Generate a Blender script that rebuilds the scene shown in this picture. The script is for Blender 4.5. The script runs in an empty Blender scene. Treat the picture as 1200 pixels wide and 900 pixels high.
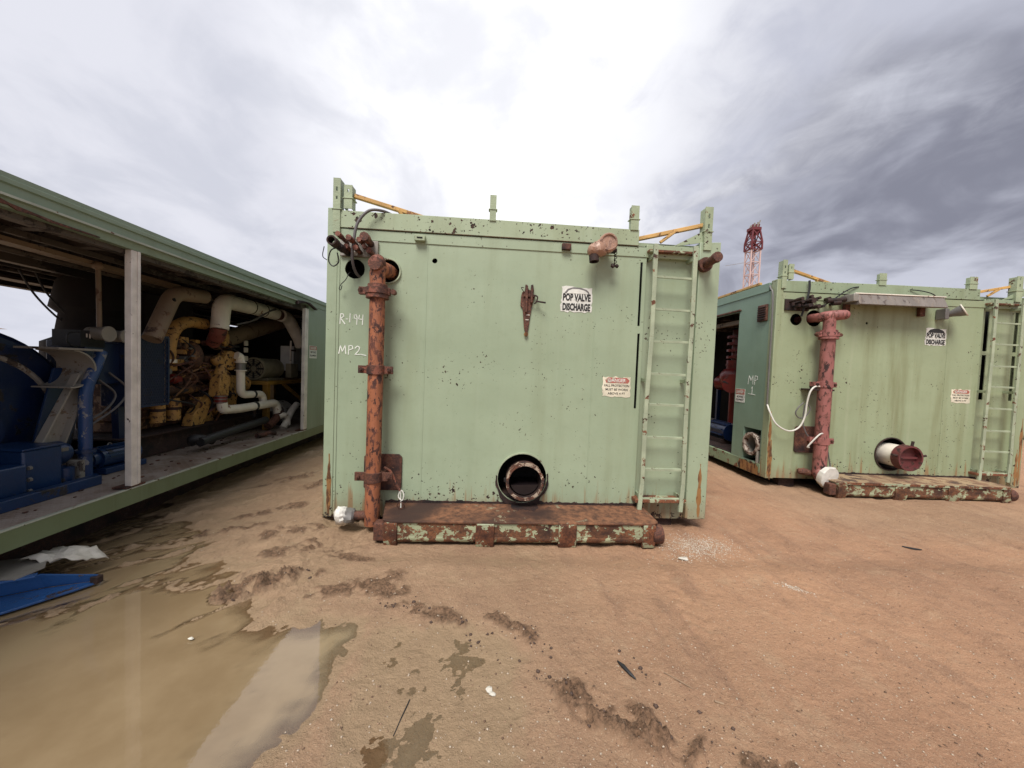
import bpy, math, random
import numpy as np
from mathutils import Vector, Matrix, Euler
from mathutils.geometry import delaunay_2d_cdt
R = math.radians
random.seed(7)
S = bpy.context.scene
COL = S.collection

# ------------------------------------------------------------------ camera
cd = bpy.data.cameras.new('camera'); cam = bpy.data.objects.new('camera', cd); COL.objects.link(cam)
cd.sensor_width = 36; cd.lens = 12.96; cd.clip_start = 0.05; cd.clip_end = 3000
cam.matrix_world = (Matrix.Translation((0, 0, 1.6)) @ Matrix.Rotation(-.041, 4, 'Z')
                    @ Matrix.Rotation(math.pi / 2 - .0377, 4, 'X') @ Matrix.Rotation(.0387, 4, 'Z'))
S.camera = cam
S.view_settings.view_transform = 'Standard'; S.view_settings.look = 'None'
S.view_settings.exposure = 0.82; S.view_settings.gamma = 1

# ------------------------------------------------------------------ node helpers
def nd(nt, typ, ins=None, **attrs):
    n = nt.nodes.new(typ)
    for k, v in attrs.items(): setattr(n, k, v)
    for k, v in (ins or {}).items():
        s = n.inputs[k]
        if isinstance(v, bpy.types.NodeSocket): nt.links.new(v, s)
        else:
            if isinstance(v, tuple) and len(v) == 3 and s.type == 'RGBA': v = v + (1,)
            s.default_value = v
    return n
def math_(nt, op, a, b=None, c=None, clamp=False):
    n = nd(nt, 'ShaderNodeMath', {0: a}, operation=op, use_clamp=clamp)
    for i, v in ((1, b), (2, c)):
        if v is None: continue
        if isinstance(v, bpy.types.NodeSocket): nt.links.new(v, n.inputs[i])
        else: n.inputs[i].default_value = v
    return n.outputs[0]
def mix(nt, f, a, b, blend='MIX'):
    n = nd(nt, 'ShaderNodeMix', data_type='RGBA', blend_type=blend)
    for i, v in ((0, f), (6, a), (7, b)):
        if isinstance(v, bpy.types.NodeSocket): nt.links.new(v, n.inputs[i])
        else: n.inputs[i].default_value = v + (1,) if isinstance(v, tuple) else v
    return n.outputs[2]
def ramp(nt, v, a, b, smooth=True):
    return nd(nt, 'ShaderNodeMapRange', {0: v, 1: a, 2: b}, interpolation_type='SMOOTHSTEP' if smooth else 'LINEAR').outputs[0]
def noise(nt, vec, scale, detail=4, rough=.55, dist=0.0):
    return nd(nt, 'ShaderNodeTexNoise', {'Vector': vec, 'Scale': scale, 'Detail': detail, 'Roughness': rough, 'Distortion': dist}).outputs[0]
def scaled(nt, vec, s, off=(0, 0, 0)):
    return nd(nt, 'ShaderNodeMapping', {'Vector': vec, 'Scale': s, 'Location': off}).outputs[0]

# ------------------------------------------------------------------ sky and sun
SUN_EL, SUN_AZ = 56, 200            # azimuth clockwise from +Y
w = bpy.data.worlds.new('World'); S.world = w; w.use_nodes = True
nt = w.node_tree; nt.nodes.clear()
sky = nd(nt, 'ShaderNodeTexSky', sky_type='NISHITA', sun_disc=False)
sky.sun_elevation = R(SUN_EL); sky.sun_rotation = R(SUN_AZ); sky.dust_density = 2
blue = nd(nt, 'ShaderNodeVectorMath', {0: sky.outputs[0], 3: 0.10}, operation='SCALE').outputs[0]
g = nd(nt, 'ShaderNodeTexCoord').outputs['Generated']
sep = nd(nt, 'ShaderNodeSeparateXYZ', {0: g})
zz = math_(nt, 'MAXIMUM', sep.outputs[2], 0.0)
zz = math_(nt, 'ADD', zz, 0.22)
px_ = math_(nt, 'DIVIDE', sep.outputs[0], zz); py_ = math_(nt, 'DIVIDE', sep.outputs[1], zz)
p = nd(nt, 'ShaderNodeCombineXYZ', {0: px_, 1: py_, 2: 0.0}).outputs[0]
big = noise(nt, scaled(nt, p, (1, .8, 1), (3.1, 1.7, 0)), .95, 4, .5, .3)
fine = noise(nt, scaled(nt, p, (1.0, .85, 1), (8, 2, 0)), 2.4, 7, .52, .5)
wisp = noise(nt, scaled(nt, p, (1.1, .8, 1), (1, 5, 0)), 7.5, 6, .6, .5)
t = math_(nt, 'ADD', px_, math_(nt, 'MULTIPLY', math_(nt, 'SUBTRACT', big, .5), 1.6))
t = math_(nt, 'ADD', t, math_(nt, 'MULTIPLY', math_(nt, 'SUBTRACT', fine, .5), 1.5))
t = math_(nt, 'ADD', t, math_(nt, 'MULTIPLY', math_(nt, 'SUBTRACT', wisp, .5), .5))
dark = ramp(nt, t, .25, .95)
det = ramp(nt, math_(nt, 'ADD', math_(nt, 'MULTIPLY', fine, .8), math_(nt, 'MULTIPLY', wisp, .2)), .36, .62)
light_c = mix(nt, det, (.37, .38, .43), (.45, .455, .50))
dark_c = mix(nt, ramp(nt, math_(nt, 'ADD', math_(nt, 'MULTIPLY', big, .5), math_(nt, 'MULTIPLY', fine, .5)), .40, .58), (.14, .145, .182), (.325, .335, .39))
cl = mix(nt, dark, light_c, dark_c)
# thin bright cloud where the sun stands behind the overcast
gl = nd(nt, 'ShaderNodeVectorMath', {0: g, 1: (.10, .80, .59)}, operation='DOT_PRODUCT').outputs['Value']
gl = math_(nt, 'MULTIPLY', math_(nt, 'MULTIPLY', ramp(nt, gl, .80, .99), math_(nt, 'SUBTRACT', 1.0, dark)), math_(nt, 'ADD', .45, math_(nt, 'MULTIPLY', det, .55)))
cl = mix(nt, gl, cl, (.70, .70, .715))
hz = ramp(nt, sep.outputs[2], .0, .28)
cl = mix(nt, math_(nt, 'MULTIPLY', math_(nt, 'SUBTRACT', 1.0, hz), .65), cl, (.395, .405, .46))
holes = ramp(nt, big, .80, .9)
cl = mix(nt, holes, cl, blue)
cl = mix(nt, ramp(nt, sep.outputs[2], -.02, -.002), (.25, .19, .14), cl)
bg = nd(nt, 'ShaderNodeBackground', {0: cl, 1: 1.0})
nt.links.new(bg.outputs[0], nd(nt, 'ShaderNodeOutputWorld').inputs[0])
ld = bpy.data.lights.new('sun', 'SUN'); sun = bpy.data.objects.new('sun', ld); COL.objects.link(sun)
ld.energy = 2.5; ld.angle = R(26); ld.color = (1, .96, .9)
az, el = R(SUN_AZ), R(SUN_EL)
sd = Vector((math.sin(az) * math.cos(el), math.cos(az) * math.cos(el), math.sin(el)))
sun.rotation_euler = sd.to_track_quat('Z', 'Y').to_euler()

# ------------------------------------------------------------------ materials
def new_mat(name):
    m = bpy.data.materials.new(name); m.use_nodes = True
    nt = m.node_tree; nt.nodes.clear()
    out = nd(nt, 'ShaderNodeOutputMaterial')
    b = nd(nt, 'ShaderNodeBsdfPrincipled'); nt.links.new(b.outputs[0], out.inputs[0])
    return m, nt, b
def setb(nt, b, col=None, rough=None, bump=None, bs=.3, bd=.01, metal=0):
    for k, v in (('Base Color', col), ('Roughness', rough), ('Metallic', metal)):
        if v is None: continue
        if isinstance(v, bpy.types.NodeSocket): nt.links.new(v, b.inputs[k])
        else: b.inputs[k].default_value = v + (1,) if isinstance(v, tuple) else v
    if bump is not None:
        bn = nd(nt, 'ShaderNodeBump', {'Strength': bs, 'Distance': bd, 'Height': bump})
        nt.links.new(bn.outputs[0], b.inputs['Normal'])

def green_paint(name, base, alt, seed=0., chips=1., streak=.5, lowrust=1., toprust=0., dents=.5):
    """Old sprayed paint on steel: rain streaks, chips down to rust, rust creeping up from the sill."""
    m, nt, b = new_mat(name)
    co = nd(nt, 'ShaderNodeTexCoord').outputs['Object']
    co = scaled(nt, co, (1, 1, 1), (seed, seed * .7, 0))
    z = nd(nt, 'ShaderNodeSeparateXYZ', {0: nd(nt, 'ShaderNodeTexCoord').outputs['Object']}).outputs[2]
    n1 = noise(nt, co, .9, 5, .6); st = noise(nt, scaled(nt, co, (2.4, 2.4, .22)), 1.6, 6, .62)
    n3 = noise(nt, co, 11, 5, .7)
    c = mix(nt, ramp(nt, n1, .3, .7), base, alt)
    c = mix(nt, math_(nt, 'MULTIPLY', ramp(nt, st, .45, .75), streak), c, (base[0] * .72, base[1] * .66, base[2] * .55))
    st2 = noise(nt, scaled(nt, co, (4.2, 4.2, .16), (4, 4, 1)), 1.8, 5, .6)
    c = mix(nt, math_(nt, 'MULTIPLY', ramp(nt, st2, .55, .8), streak * .6), c, (min(1, alt[0] * 1.25), min(1, alt[1] * 1.15), min(1, alt[2] * 1.3)))
    c = mix(nt, math_(nt, 'MULTIPLY', ramp(nt, n3, .5, .8), .25), c, (base[0] * .7, base[1] * .68, base[2] * .6))
    # chips
    dv = nd(nt, 'ShaderNodeTexNoise', {'Vector': co, 'Scale': 38., 'Detail': 4.}).outputs[1]
    cod = nd(nt, 'ShaderNodeVectorMath', {0: co, 1: nd(nt, 'ShaderNodeVectorMath', {0: dv, 3: .06}, operation='SCALE').outputs[0]}, operation='ADD').outputs[0]
    low = ramp(nt, z, .75, .02); top = ramp(nt, z, 2.75, 3.2)
    area = ramp(nt, noise(nt, co, 1.7, 3, .6), .42, .68)
    bias = math_(nt, 'ADD', math_(nt, 'MULTIPLY', low, .11 * lowrust), math_(nt, 'MULTIPLY', top, .16 * toprust))
    masks = []
    for sc, k in ((6., .15), (14., .28), (34., .42)):
        v = nd(nt, 'ShaderNodeTexVoronoi', {'Vector': cod, 'Scale': sc})
        rr = nd(nt, 'ShaderNodeSeparateColor', {0: v.outputs['Color']}).outputs[0]
        thr = math_(nt, 'MULTIPLY', math_(nt, 'MULTIPLY', math_(nt, 'POWER', rr, 2.6), k * chips), math_(nt, 'ADD', math_(nt, 'MULTIPLY', area, .9), .12))
        thr = math_(nt, 'ADD', thr, math_(nt, 'MULTIPLY', math_(nt, 'MULTIPLY', bias, rr), 1.2))
        masks.append(math_(nt, 'LESS_THAN', v.outputs['Distance'], thr))
    mk = math_(nt, 'MAXIMUM', math_(nt, 'MAXIMUM', masks[0], masks[1]), masks[2])
    edge = ramp(nt, math_(nt, 'ADD', noise(nt, co, 16, 6, .7), math_(nt, 'MULTIPLY', ramp(nt, z, .2, .0), .22 * lowrust)), .72, .76)
    mk = math_(nt, 'MAXIMUM', mk, edge)
    rust = mix(nt, ramp(nt, noise(nt, co, 45, 3), .35, .65), (.012, .009, .008), (.06, .028, .016))
    # rust runs above the sill
    run = noise(nt, scaled(nt, co, (13, 13, .9), (2, 7, 0)), 1.0, 4, .6)
    rm = math_(nt, 'MULTIPLY', ramp(nt, math_(nt, 'ADD', run, math_(nt, 'MULTIPLY', low, .22 * lowrust)), .72, .86), .75)
    c = mix(nt, rm, c, (.24, .12, .045))
    mudz = math_(nt, 'MULTIPLY', ramp(nt, math_(nt, 'ADD', z, math_(nt, 'MULTIPLY', noise(nt, co, 6, 5, .7), .35)), .52, .16), .6 * min(1, lowrust))
    c = mix(nt, mudz, c, (.23, .165, .10))
    c = mix(nt, mk, c, rust)
    rough = math_(nt, 'ADD', .42, math_(nt, 'MULTIPLY', mk, .4))
    rough = math_(nt, 'ADD', rough, math_(nt, 'MULTIPLY', n1, .15))
    h = math_(nt, 'ADD', math_(nt, 'MULTIPLY', noise(nt, co, 1.3, 2), 6.0 * dents), math_(nt, 'MULTIPLY', mk, -.12))
    h = math_(nt, 'ADD', h, math_(nt, 'MULTIPLY', n3, .15))
    setb(nt, b, c, rough, h, .4, .016)
    return m
def worn(name, paint, rusty=.5, rustc=((.07, .025, .012), (.24, .085, .035)), scale=9, rough=.75, stretch=(1, 1, 1), dirt=0.):
    """Painted or bare steel with rust showing over about the share rusty of it."""
    m, nt, b = new_mat(name)
    co = scaled(nt, nd(nt, 'ShaderNodeTexCoord').outputs['Object'], stretch)
    n = noise(nt, co, scale, 7, .65, .3); f = noise(nt, co, scale * 6, 4, .7)
    r = mix(nt, ramp(nt, f, .3, .7), *rustc)
    r = mix(nt, ramp(nt, noise(nt, co, scale * .5, 3), .45, .7), r, (rustc[0][0] * .5, rustc[0][1] * .5, rustc[0][2] * .6))
    th = .515 - (rusty - .5) * .42
    k = ramp(nt, math_(nt, 'ADD', n, math_(nt, 'MULTIPLY', math_(nt, 'SUBTRACT', f, .5), .25)), th - .012, th + .012)
    pc = mix(nt, ramp(nt, noise(nt, co, scale * .4, 4), .3, .7), paint, tuple(c * .74 for c in paint))
    c = mix(nt, k, pc, r)
    if dirt: c = mix(nt, math_(nt, 'MULTIPLY', ramp(nt, noise(nt, co, 3.3, 6, .7), .4, .65), dirt), c, (.17, .12, .08))
    setb(nt, b, c, math_(nt, 'ADD', rough - .2, math_(nt, 'MULTIPLY', k, .25)), math_(nt, 'ADD', f, math_(nt, 'MULTIPLY', k, .6)), .5, .006)
    return m
def plain(name, col, rough=.6, metal=0, var=.25, scale=6, bs=.15):
    m, nt, b = new_mat(name)
    co = nd(nt, 'ShaderNodeTexCoord').outputs['Object']
    n = noise(nt, co, scale, 6, .65)
    c = mix(nt, ramp(nt, n, .3, .75), col, tuple(x * (1 - var) for x in col))
    setb(nt, b, c, rough, noise(nt, co, scale * 8, 3), bs, .004, metal)
    return m

G_C = green_paint('green_paint_bleached', (.268, .33, .222), (.305, .368, .25), 0., .82, .32, 1.25, .8)
G_TOP = green_paint('green_paint_roof_edge', (.30, .36, .235), (.335, .395, .26), 5., 1.1, .4, 1., 1.0)
G_R = green_paint('green_paint_olive', (.255, .30, .18), (.285, .335, .205), 11., .8, .9, 1.2, .5)
G_RS = green_paint('green_paint_cool', (.17, .25, .185), (.19, .275, .20), 17., .3, .35, 1.2, .3)
G_L = green_paint('green_paint_left', (.195, .26, .185), (.22, .285, .205), 23., .12, .5, .1, .1)
G_SILL = green_paint('green_paint_sill', (.125, .165, .085), (.15, .19, .105), 29., .15, .7, .1, .0)
G_LAD = worn('ladder_paint', (.36, .41, .28), .22, scale=13)
G_RAIL = worn('rail_paint', (.37, .42, .29), .28, scale=11)
G_POST = worn('post_paint', (.33, .39, .25), .24, scale=9)
G_EDGE = worn('rusty_angle', (.36, .40, .26), .66, scale=8)
SKID = worn('skid_front', (.37, .40, .25), .62, ((.06, .026, .014), (.21, .085, .035)), scale=9, stretch=(.8, 1, 1))
SKIDTOP = worn('skid_top', (.27, .22, .14), .86, ((.07, .03, .016), (.23, .10, .048)), scale=3)
TREAD = worn('tread_top', (.36, .25, .15), .5, ((.12, .07, .045), (.27, .15, .085)), scale=5)
RUST = worn('deep_rust', (.16, .07, .04), .8, ((.035, .015, .012), (.15, .055, .03)), scale=10)
DKRUST = worn('dark_rust', (.04, .02, .014), .8, ((.010, .006, .006), (.05, .02, .013)), scale=12)
REDP = worn('red_primer', (.33, .115, .052), .46, ((.06, .024, .018), (.19, .065, .04)), scale=24, stretch=(1, 1, .5))
REDP2 = worn('faded_red_paint', (.30, .11, .095), .42, ((.06, .025, .02), (.22, .08, .06)), scale=20, stretch=(1, 1, .5))
REDRUST = worn('rusted_red', (.22, .07, .04), .6, ((.04, .018, .014), (.16, .06, .035)), scale=14)
YEL = worn('orange_yellow_rail', (.56, .33, .10), .35, ((.14, .06, .03), (.33, .15, .06)), scale=14)
ENG = worn('engine_yellow', (.42, .225, .06), .38, ((.03, .018, .012), (.16, .08, .03)), scale=20)
ENG2 = worn('engine_rust', (.2, .10, .035), .68, ((.03, .015, .01), (.12, .05, .025)), scale=8)
YTAB = plain('table_yellow', (.26, .14, .022), .55, var=.4)
WPIPE = worn('white_pipe', (.74, .68, .58), .2, ((.12, .06, .035), (.35, .2, .12)), scale=7, rough=.6)
TANPIPE = worn('tan_lagged_pipe', (.22, .155, .10), .3, ((.08, .045, .03), (.2, .12, .075)), scale=5)
WPOST = worn('white_post', (.74, .70, .64), .12, ((.04, .02, .015), (.2, .1, .06)), scale=15, rough=.6)
BLUE = worn('blue_paint', (.008, .030, .095), .2, ((.02, .02, .02), (.06, .05, .045)), scale=6, rough=.5)
BLUED = worn('blue_paint_dark', (.007, .018, .06), .3, ((.012, .012, .014), (.04, .035, .03)), scale=6, rough=.5)
BLUES = worn('blue_steel_scrap', (.025, .09, .26), .22, ((.03, .02, .02), (.12, .08, .06)), scale=8, rough=.45)
GREYP = worn('grey_dirty_steel', (.27, .25, .215), .34, ((.09, .07, .05), (.22, .16, .11)), scale=6)
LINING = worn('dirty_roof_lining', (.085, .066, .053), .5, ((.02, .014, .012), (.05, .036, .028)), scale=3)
DARKW = plain('soot_and_shade_wall', (.018, .013, .012), .85, var=.5, scale=2)  # soot on the walls, and interior shade put into the same near-black
BLACK = plain('black_rubber', (.015, .015, .016), .55)
GREYC = plain('grey_cable', (.11, .10, .10), .5)
WCABLE = plain('white_cable', (.62, .60, .54), .5)
HOLE_SHADE = plain('hole_shade', (.006, .006, .006), .95)  # near-black that paints the shade inside holes and slots
MOTOR = plain('motor_beige', (.24, .21, .14), .5, var=.4)
PANEL = plain('grey_cabinet', (.4, .4, .38), .5)
STEEL = plain('dull_steel', (.2, .19, .18), .45, .4)
WPLAS = plain('white_plastic_wrap', (.68, .66, .6), .4, var=.2, scale=20, bs=.5)
GALV = worn('galvanised_housing', (.20, .175, .155), .4, ((.14, .11, .09), (.26, .22, .18)), scale=6, stretch=(3, 3, .6))
COPPER = worn('wrapped_foil', (.38, .22, .15), .45, ((.12, .05, .035), (.36, .23, .17)), scale=12, rough=.55)
SIGNW = worn('sign_white', (.70, .70, .64), .12, ((.2, .18, .13), (.38, .38, .27)), scale=16, rough=.6)
SIGNW2 = worn('danger_cream', (.72, .67, .52), .16, ((.2, .18, .13), (.38, .38, .27)), scale=18, rough=.6)
SIGNK = plain('sign_black', (.02, .02, .02), .6)
SIGNR = worn('sign_red_faded', (.45, .12, .09), .42, ((.3, .24, .18), (.42, .34, .25)), scale=20, rough=.6)
CHALK = plain('chalk', (.85, .87, .8), .9)
VALR = worn('valve_red', (.17, .015, .012), .25, ((.03, .012, .01), (.08, .02, .015)), scale=9, rough=.5)
TWR = plain('tower_red', (.13, .02, .025), .6)
TWW = plain('tower_white', (.6, .45, .42), .6)
WOODM = plain('weathered_timber', (.32, .22, .14), .8, var=.5)
PAPER = plain('crumpled_cover', (.62, .58, .5), .6, var=.25, scale=14, bs=.6)
RUSTSTAIN = worn('orange_rust_run', (.30, .15, .05), .5, ((.06, .025, .012), (.22, .09, .03)), scale=16, stretch=(1, 1, .3))

def deck_mat():
    m, nt, b = new_mat('chequer_plate_deck')
    co = nd(nt, 'ShaderNodeTexCoord').outputs['Object']
    a = nd(nt, 'ShaderNodeTexWave', {'Vector': scaled(nt, co, (1, 1, 1)), 'Scale': 9.}, bands_direction='DIAGONAL').outputs[0]
    c2 = nd(nt, 'ShaderNodeTexWave', {'Vector': scaled(nt, co, (-1, 1, 1)), 'Scale': 9.}, bands_direction='DIAGONAL').outputs[0]
    d = ramp(nt, math_(nt, 'MULTIPLY', a, c2), .45, .8)
    n = noise(nt, co, 2.2, 6, .7)
    c = mix(nt, ramp(nt, n, .38, .62), (.30, .25, .215), (.17, .12, .09))
    c = mix(nt, math_(nt, 'MULTIPLY', d, .45), c, (.30, .26, .23))
    c = mix(nt, ramp(nt, noise(nt, co, 5, 5, .7), .6, .7), c, (.19, .12, .085))
    setb(nt, b, c, .55, d, .6, .005)
    return m
DECK = deck_mat()

def mud_mat():
    m, nt, b = new_mat('wet_sandy_mud')
    co = nd(nt, 'ShaderNodeTexCoord').outputs['Object']
    at = lambda n: nd(nt, 'ShaderNodeAttribute', attribute_name=n).outputs['Fac']
    churn, wet, warm = at('churn'), at('wet'), at('warm')
    n1 = noise(nt, co, .55, 6, .6); n2 = noise(nt, co, 3.5, 9, .72)
    tr = noise(nt, nd(nt, 'ShaderNodeMapping', {'Vector': co, 'Scale': (3.6, .6, 1), 'Rotation': (0, 0, R(4))}).outputs[0], 1.6, 5, .65)
    sp = noise(nt, co, 48, 6, .8); sp2 = noise(nt, co, 130, 3, .7)
    c = mix(nt, ramp(nt, n1, .35, .65), (.35, .225, .14), (.29, .18, .11))
    c = mix(nt, warm, c, mix(nt, ramp(nt, n1, .3, .7), (.415, .235, .137), (.32, .178, .105)))
    c = mix(nt, math_(nt, 'MULTIPLY', ramp(nt, tr, .5, .7), .45), c, (.21, .12, .078))
    c = mix(nt, math_(nt, 'MULTIPLY', ramp(nt, n2, .5, .72), .45), c, (.43, .30, .19))
    c = mix(nt, math_(nt, 'MULTIPLY', ramp(nt, n2, .5, .3), .35), c, (.19, .115, .075))
    c = mix(nt, math_(nt, 'MULTIPLY', ramp(nt, sp, .55, .68), .7), c, (.12, .068, .045))
    c = mix(nt, math_(nt, 'MULTIPLY', ramp(nt, sp2, .58, .70), .6), c, (.62, .48, .34))
    c = mix(nt, math_(nt, 'MULTIPLY', ramp(nt, sp, .45, .32), .4), c, (.50, .34, .21))
    c = mix(nt, math_(nt, 'MULTIPLY', wet, .8), c, mix(nt, n2, (.26, .178, .106), (.375, .268, .165)))
    c = mix(nt, math_(nt, 'MULTIPLY', churn, .85), c, mix(nt, ramp(nt, sp, .38, .60), (.045, .025, .014), (.21, .122, .072)))
    rough = math_(nt, 'SUBTRACT', .85, math_(nt, 'MULTIPLY', wet, .38))
    h = math_(nt, 'ADD', math_(nt, 'MULTIPLY', sp, .8), math_(nt, 'MULTIPLY', sp2, .35))
    h = math_(nt, 'ADD', h, math_(nt, 'MULTIPLY', noise(nt, co, 17, 5, .7), 1.4))
    b.inputs['Specular IOR Level'].default_value = .28
    setb(nt, b, c, rough, h, .9, .018)
    return m
MUD = mud_mat()

def water_mat():
    m = bpy.data.materials.new('muddy_puddle_water'); m.use_nodes = True
    nt = m.node_tree; nt.nodes.clear()
    out = nd(nt, 'ShaderNodeOutputMaterial')
    co = nd(nt, 'ShaderNodeTexCoord').outputs['Object']
    n = noise(nt, scaled(nt, co, (1, 1, 1)), 1.7, 5, .6)
    silt = nd(nt, 'ShaderNodeBsdfDiffuse', {0: mix(nt, ramp(nt, n, .35, .65), (.245, .172, .094), (.305, .222, .128))})
    tr = nd(nt, 'ShaderNodeBsdfTransparent', {0: (.93, .89, .82)})
    dep = nd(nt, 'ShaderNodeAttribute', attribute_name='depth').outputs['Fac']
    body = nd(nt, 'ShaderNodeMixShader', {0: math_(nt, 'MULTIPLY', ramp(nt, dep, -.002, .020), .80), 1: tr.outputs[0], 2: silt.outputs[0]})
    bn = nd(nt, 'ShaderNodeBump', {'Strength': .03, 'Distance': .01, 'Height': noise(nt, co, 14, 3, .6)})
    gls = nd(nt, 'ShaderNodeBsdfGlossy', {'Color': (1, 1, 1), 'Roughness': .015, 'Normal': bn.outputs[0]})
    fr = nd(nt, 'ShaderNodeFresnel', {'IOR': 1.7, 'Normal': bn.outputs[0]})
    s = nd(nt, 'ShaderNodeMixShader', {0: math_(nt, 'MULTIPLY', fr.outputs[0], 1.0), 1: body.outputs[0], 2: gls.outputs[0]})
    nt.links.new(s.outputs[0], out.inputs[0])
    return m
WATER = water_mat()

# ------------------------------------------------------------------ mesh helpers
def catmull(pts, n=6):
    P = [Vector(p) for p in pts]
    if len(P) < 3: return P
    E = [P[0] * 2 - P[1]] + P + [P[-1] * 2 - P[-2]]; out = []
    for i in range(1, len(E) - 2):
        a, b, c, d = E[i - 1:i + 3]
        for k in range(n):
            t = k / n
            out.append(.5 * ((2 * b) + (-a + c) * t + (2 * a - 5 * b + 4 * c - d) * t * t + (-a + 3 * b - 3 * c + d) * t ** 3))
    out.append(P[-1]); return out
def elbowed(pts, rad, n=5):
    """polyline with its inner corners rounded to radius rad"""
    P = [Vector(p) for p in pts]; out = [P[0]]
    for i in range(1, len(P) - 1):
        a, b, c = P[i - 1], P[i], P[i + 1]
        r = min(rad, (a - b).length * .49, (c - b).length * .49)
        p0 = b + (a - b).normalized() * r; p1 = b + (c - b).normalized() * r
        for k in range(n + 1):
            t = k / n; out.append(p0 * (1 - t) ** 2 + b * 2 * t * (1 - t) + p1 * t * t)
    out.append(P[-1]); return out

class MB:
    def __init__(s): s.v = []; s.f = []
    def add(s, vs, fs):
        o = len(s.v); s.v += [tuple(x) for x in vs]; s.f += [tuple(i + o for i in f) for f in fs]; return s
    def box(s, x0, x1, y0, y1, z0, z1, M=None):
        vs = [Vector((x, y, z)) for z in (z0, z1) for y in (y0, y1) for x in (x0, x1)]
        if M: vs = [M @ q for q in vs]
        return s.add(vs, [(0, 2, 3, 1), (4, 5, 7, 6), (0, 1, 5, 4), (2, 6, 7, 3), (0, 4, 6, 2), (1, 3, 7, 5)])
    def bar(s, a, b, w, h, up=(0, 0, 1)):
        a, b = Vector(a), Vector(b); d = (b - a).normalized(); u = Vector(up)
        if abs(d.dot(u)) > .95: u = Vector((1, 0, 0))
        x = d.cross(u).normalized(); z = x.cross(d).normalized()
        vs = [q + x * i * w / 2 + z * j * h / 2 for q in (a, b) for j in (-1, 1) for i in (-1, 1)]
        return s.add(vs, [(0, 1, 3, 2), (4, 6, 7, 5), (0, 4, 5, 1), (2, 3, 7, 6), (0, 2, 6, 4), (1, 5, 7, 3)])
    def tube(s, pts, r, n=10, cap=True, jit=0):
        P = [Vector(p) for p in pts]; m = len(P)
        rr = r if isinstance(r, (list, tuple)) else [r] * m
        T = [(P[min(i + 1, m - 1)] - P[max(i - 1, 0)]).normalized() for i in range(m)]
        u = Vector((0, 0, 1)) if abs(T[0].z) < .9 else Vector((1, 0, 0))
        u = (u - T[0] * u.dot(T[0])).normalized(); vs = []
        for i in range(m):
            u = (u - T[i] * u.dot(T[i])).normalized(); v = T[i].cross(u)
            for k in range(n):
                a = 2 * math.pi * k / n; q = rr[i] * (1 + random.uniform(-jit, jit))
                vs.append(P[i] + (u * math.cos(a) + v * math.sin(a)) * q)
        fs = [(i * n + k, i * n + (k + 1) % n, (i + 1) * n + (k + 1) % n, (i + 1) * n + k) for i in range(m - 1) for k in range(n)]
        if cap: fs += [tuple(range(n - 1, -1, -1)), tuple(range((m - 1) * n, m * n))]
        return s.add(vs, fs)
    def cyl(s, a, b, r, n=16, r2=None, cap=True):
        return s.tube([a, b], [r, r if r2 is None else r2], n, cap)
    def hollow(s, a, b, ro, ri, n=28, jit=0):
        """open pipe with wall thickness from a to b"""
        a, b = Vector(a), Vector(b); d = (b - a).normalized()
        u = Vector((0, 0, 1)) if abs(d.z) < .9 else Vector((1, 0, 0)); u = (u - d * u.dot(d)).normalized(); v = d.cross(u); vs = []
        for q, r in ((a, ro), (b, ro), (b, ri), (a, ri)):
            for k in range(n):
                t = 2 * math.pi * k / n; x = r * (1 + random.uniform(-jit, jit))
                vs.append(q + (u * math.cos(t) + v * math.sin(t)) * x)
        return s.add(vs, [(j * n + k, j * n + (k + 1) % n, ((j + 1) % 4) * n + (k + 1) % n, ((j + 1) % 4) * n + k) for j in range(4) for k in range(n)])
    def torus(s, c, axis, Rr, r, n=24, m=8, a0=0, a1=360):
        c = Vector(c); d = Vector(axis).normalized()
        u = Vector((0, 0, 1)) if abs(d.z) < .9 else Vector((1, 0, 0)); u = (u - d * u.dot(d)).normalized(); v = d.cross(u)
        full = a1 - a0 == 360; q = n if full else n + 1; vs = []
        for i in range(q):
            a = R(a0 + (a1 - a0) * i / n); e = u * math.cos(a) + v * math.sin(a)
            for k in range(m):
                t = 2 * math.pi * k / m; vs.append(c + e * (Rr + r * math.cos(t)) + d * r * math.sin(t))
        fs = [(i * m + k, i * m + (k + 1) % m, ((i + 1) % q) * m + (k + 1) % m, ((i + 1) % q) * m + k) for i in range(n) for k in range(m)]
        return s.add(vs, fs)
    def ball(s, c, r, n=10, m=7, sc=(1, 1, 1), jit=0):
        vs = []
        for i in range(m + 1):
            t = math.pi * i / m
            for k in range(n):
                a = 2 * math.pi * k / n; q = r * (1 + random.uniform(-jit, jit))
                vs.append((c[0] + q * sc[0] * math.sin(t) * math.cos(a), c[1] + q * sc[1] * math.sin(t) * math.sin(a), c[2] + q * sc[2] * math.cos(t)))
        return s.add(vs, [(i * n + k, (i + 1) * n + k, (i + 1) * n + (k + 1) % n, i * n + (k + 1) % n) for i in range(m) for k in range(n)])
    def prism(s, poly, axis, t0, t1):
        """poly in the plane across axis ('x': (y,z), 'y': (x,z), 'z': (x,y)) extruded t0..t1"""
        mk = {'x': lambda p, t: (t, p[0], p[1]), 'y': lambda p, t: (p[0], t, p[1]), 'z': lambda p, t: (p[0], p[1], t)}[axis]
        n = len(poly); vs = [mk(p, t) for t in (t0, t1) for p in poly]
        return s.add(vs, [tuple(range(n)), tuple(range(2 * n - 1, n - 1, -1))] + [(i, i + n, (i + 1) % n + n, (i + 1) % n) for i in range(n)])
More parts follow.
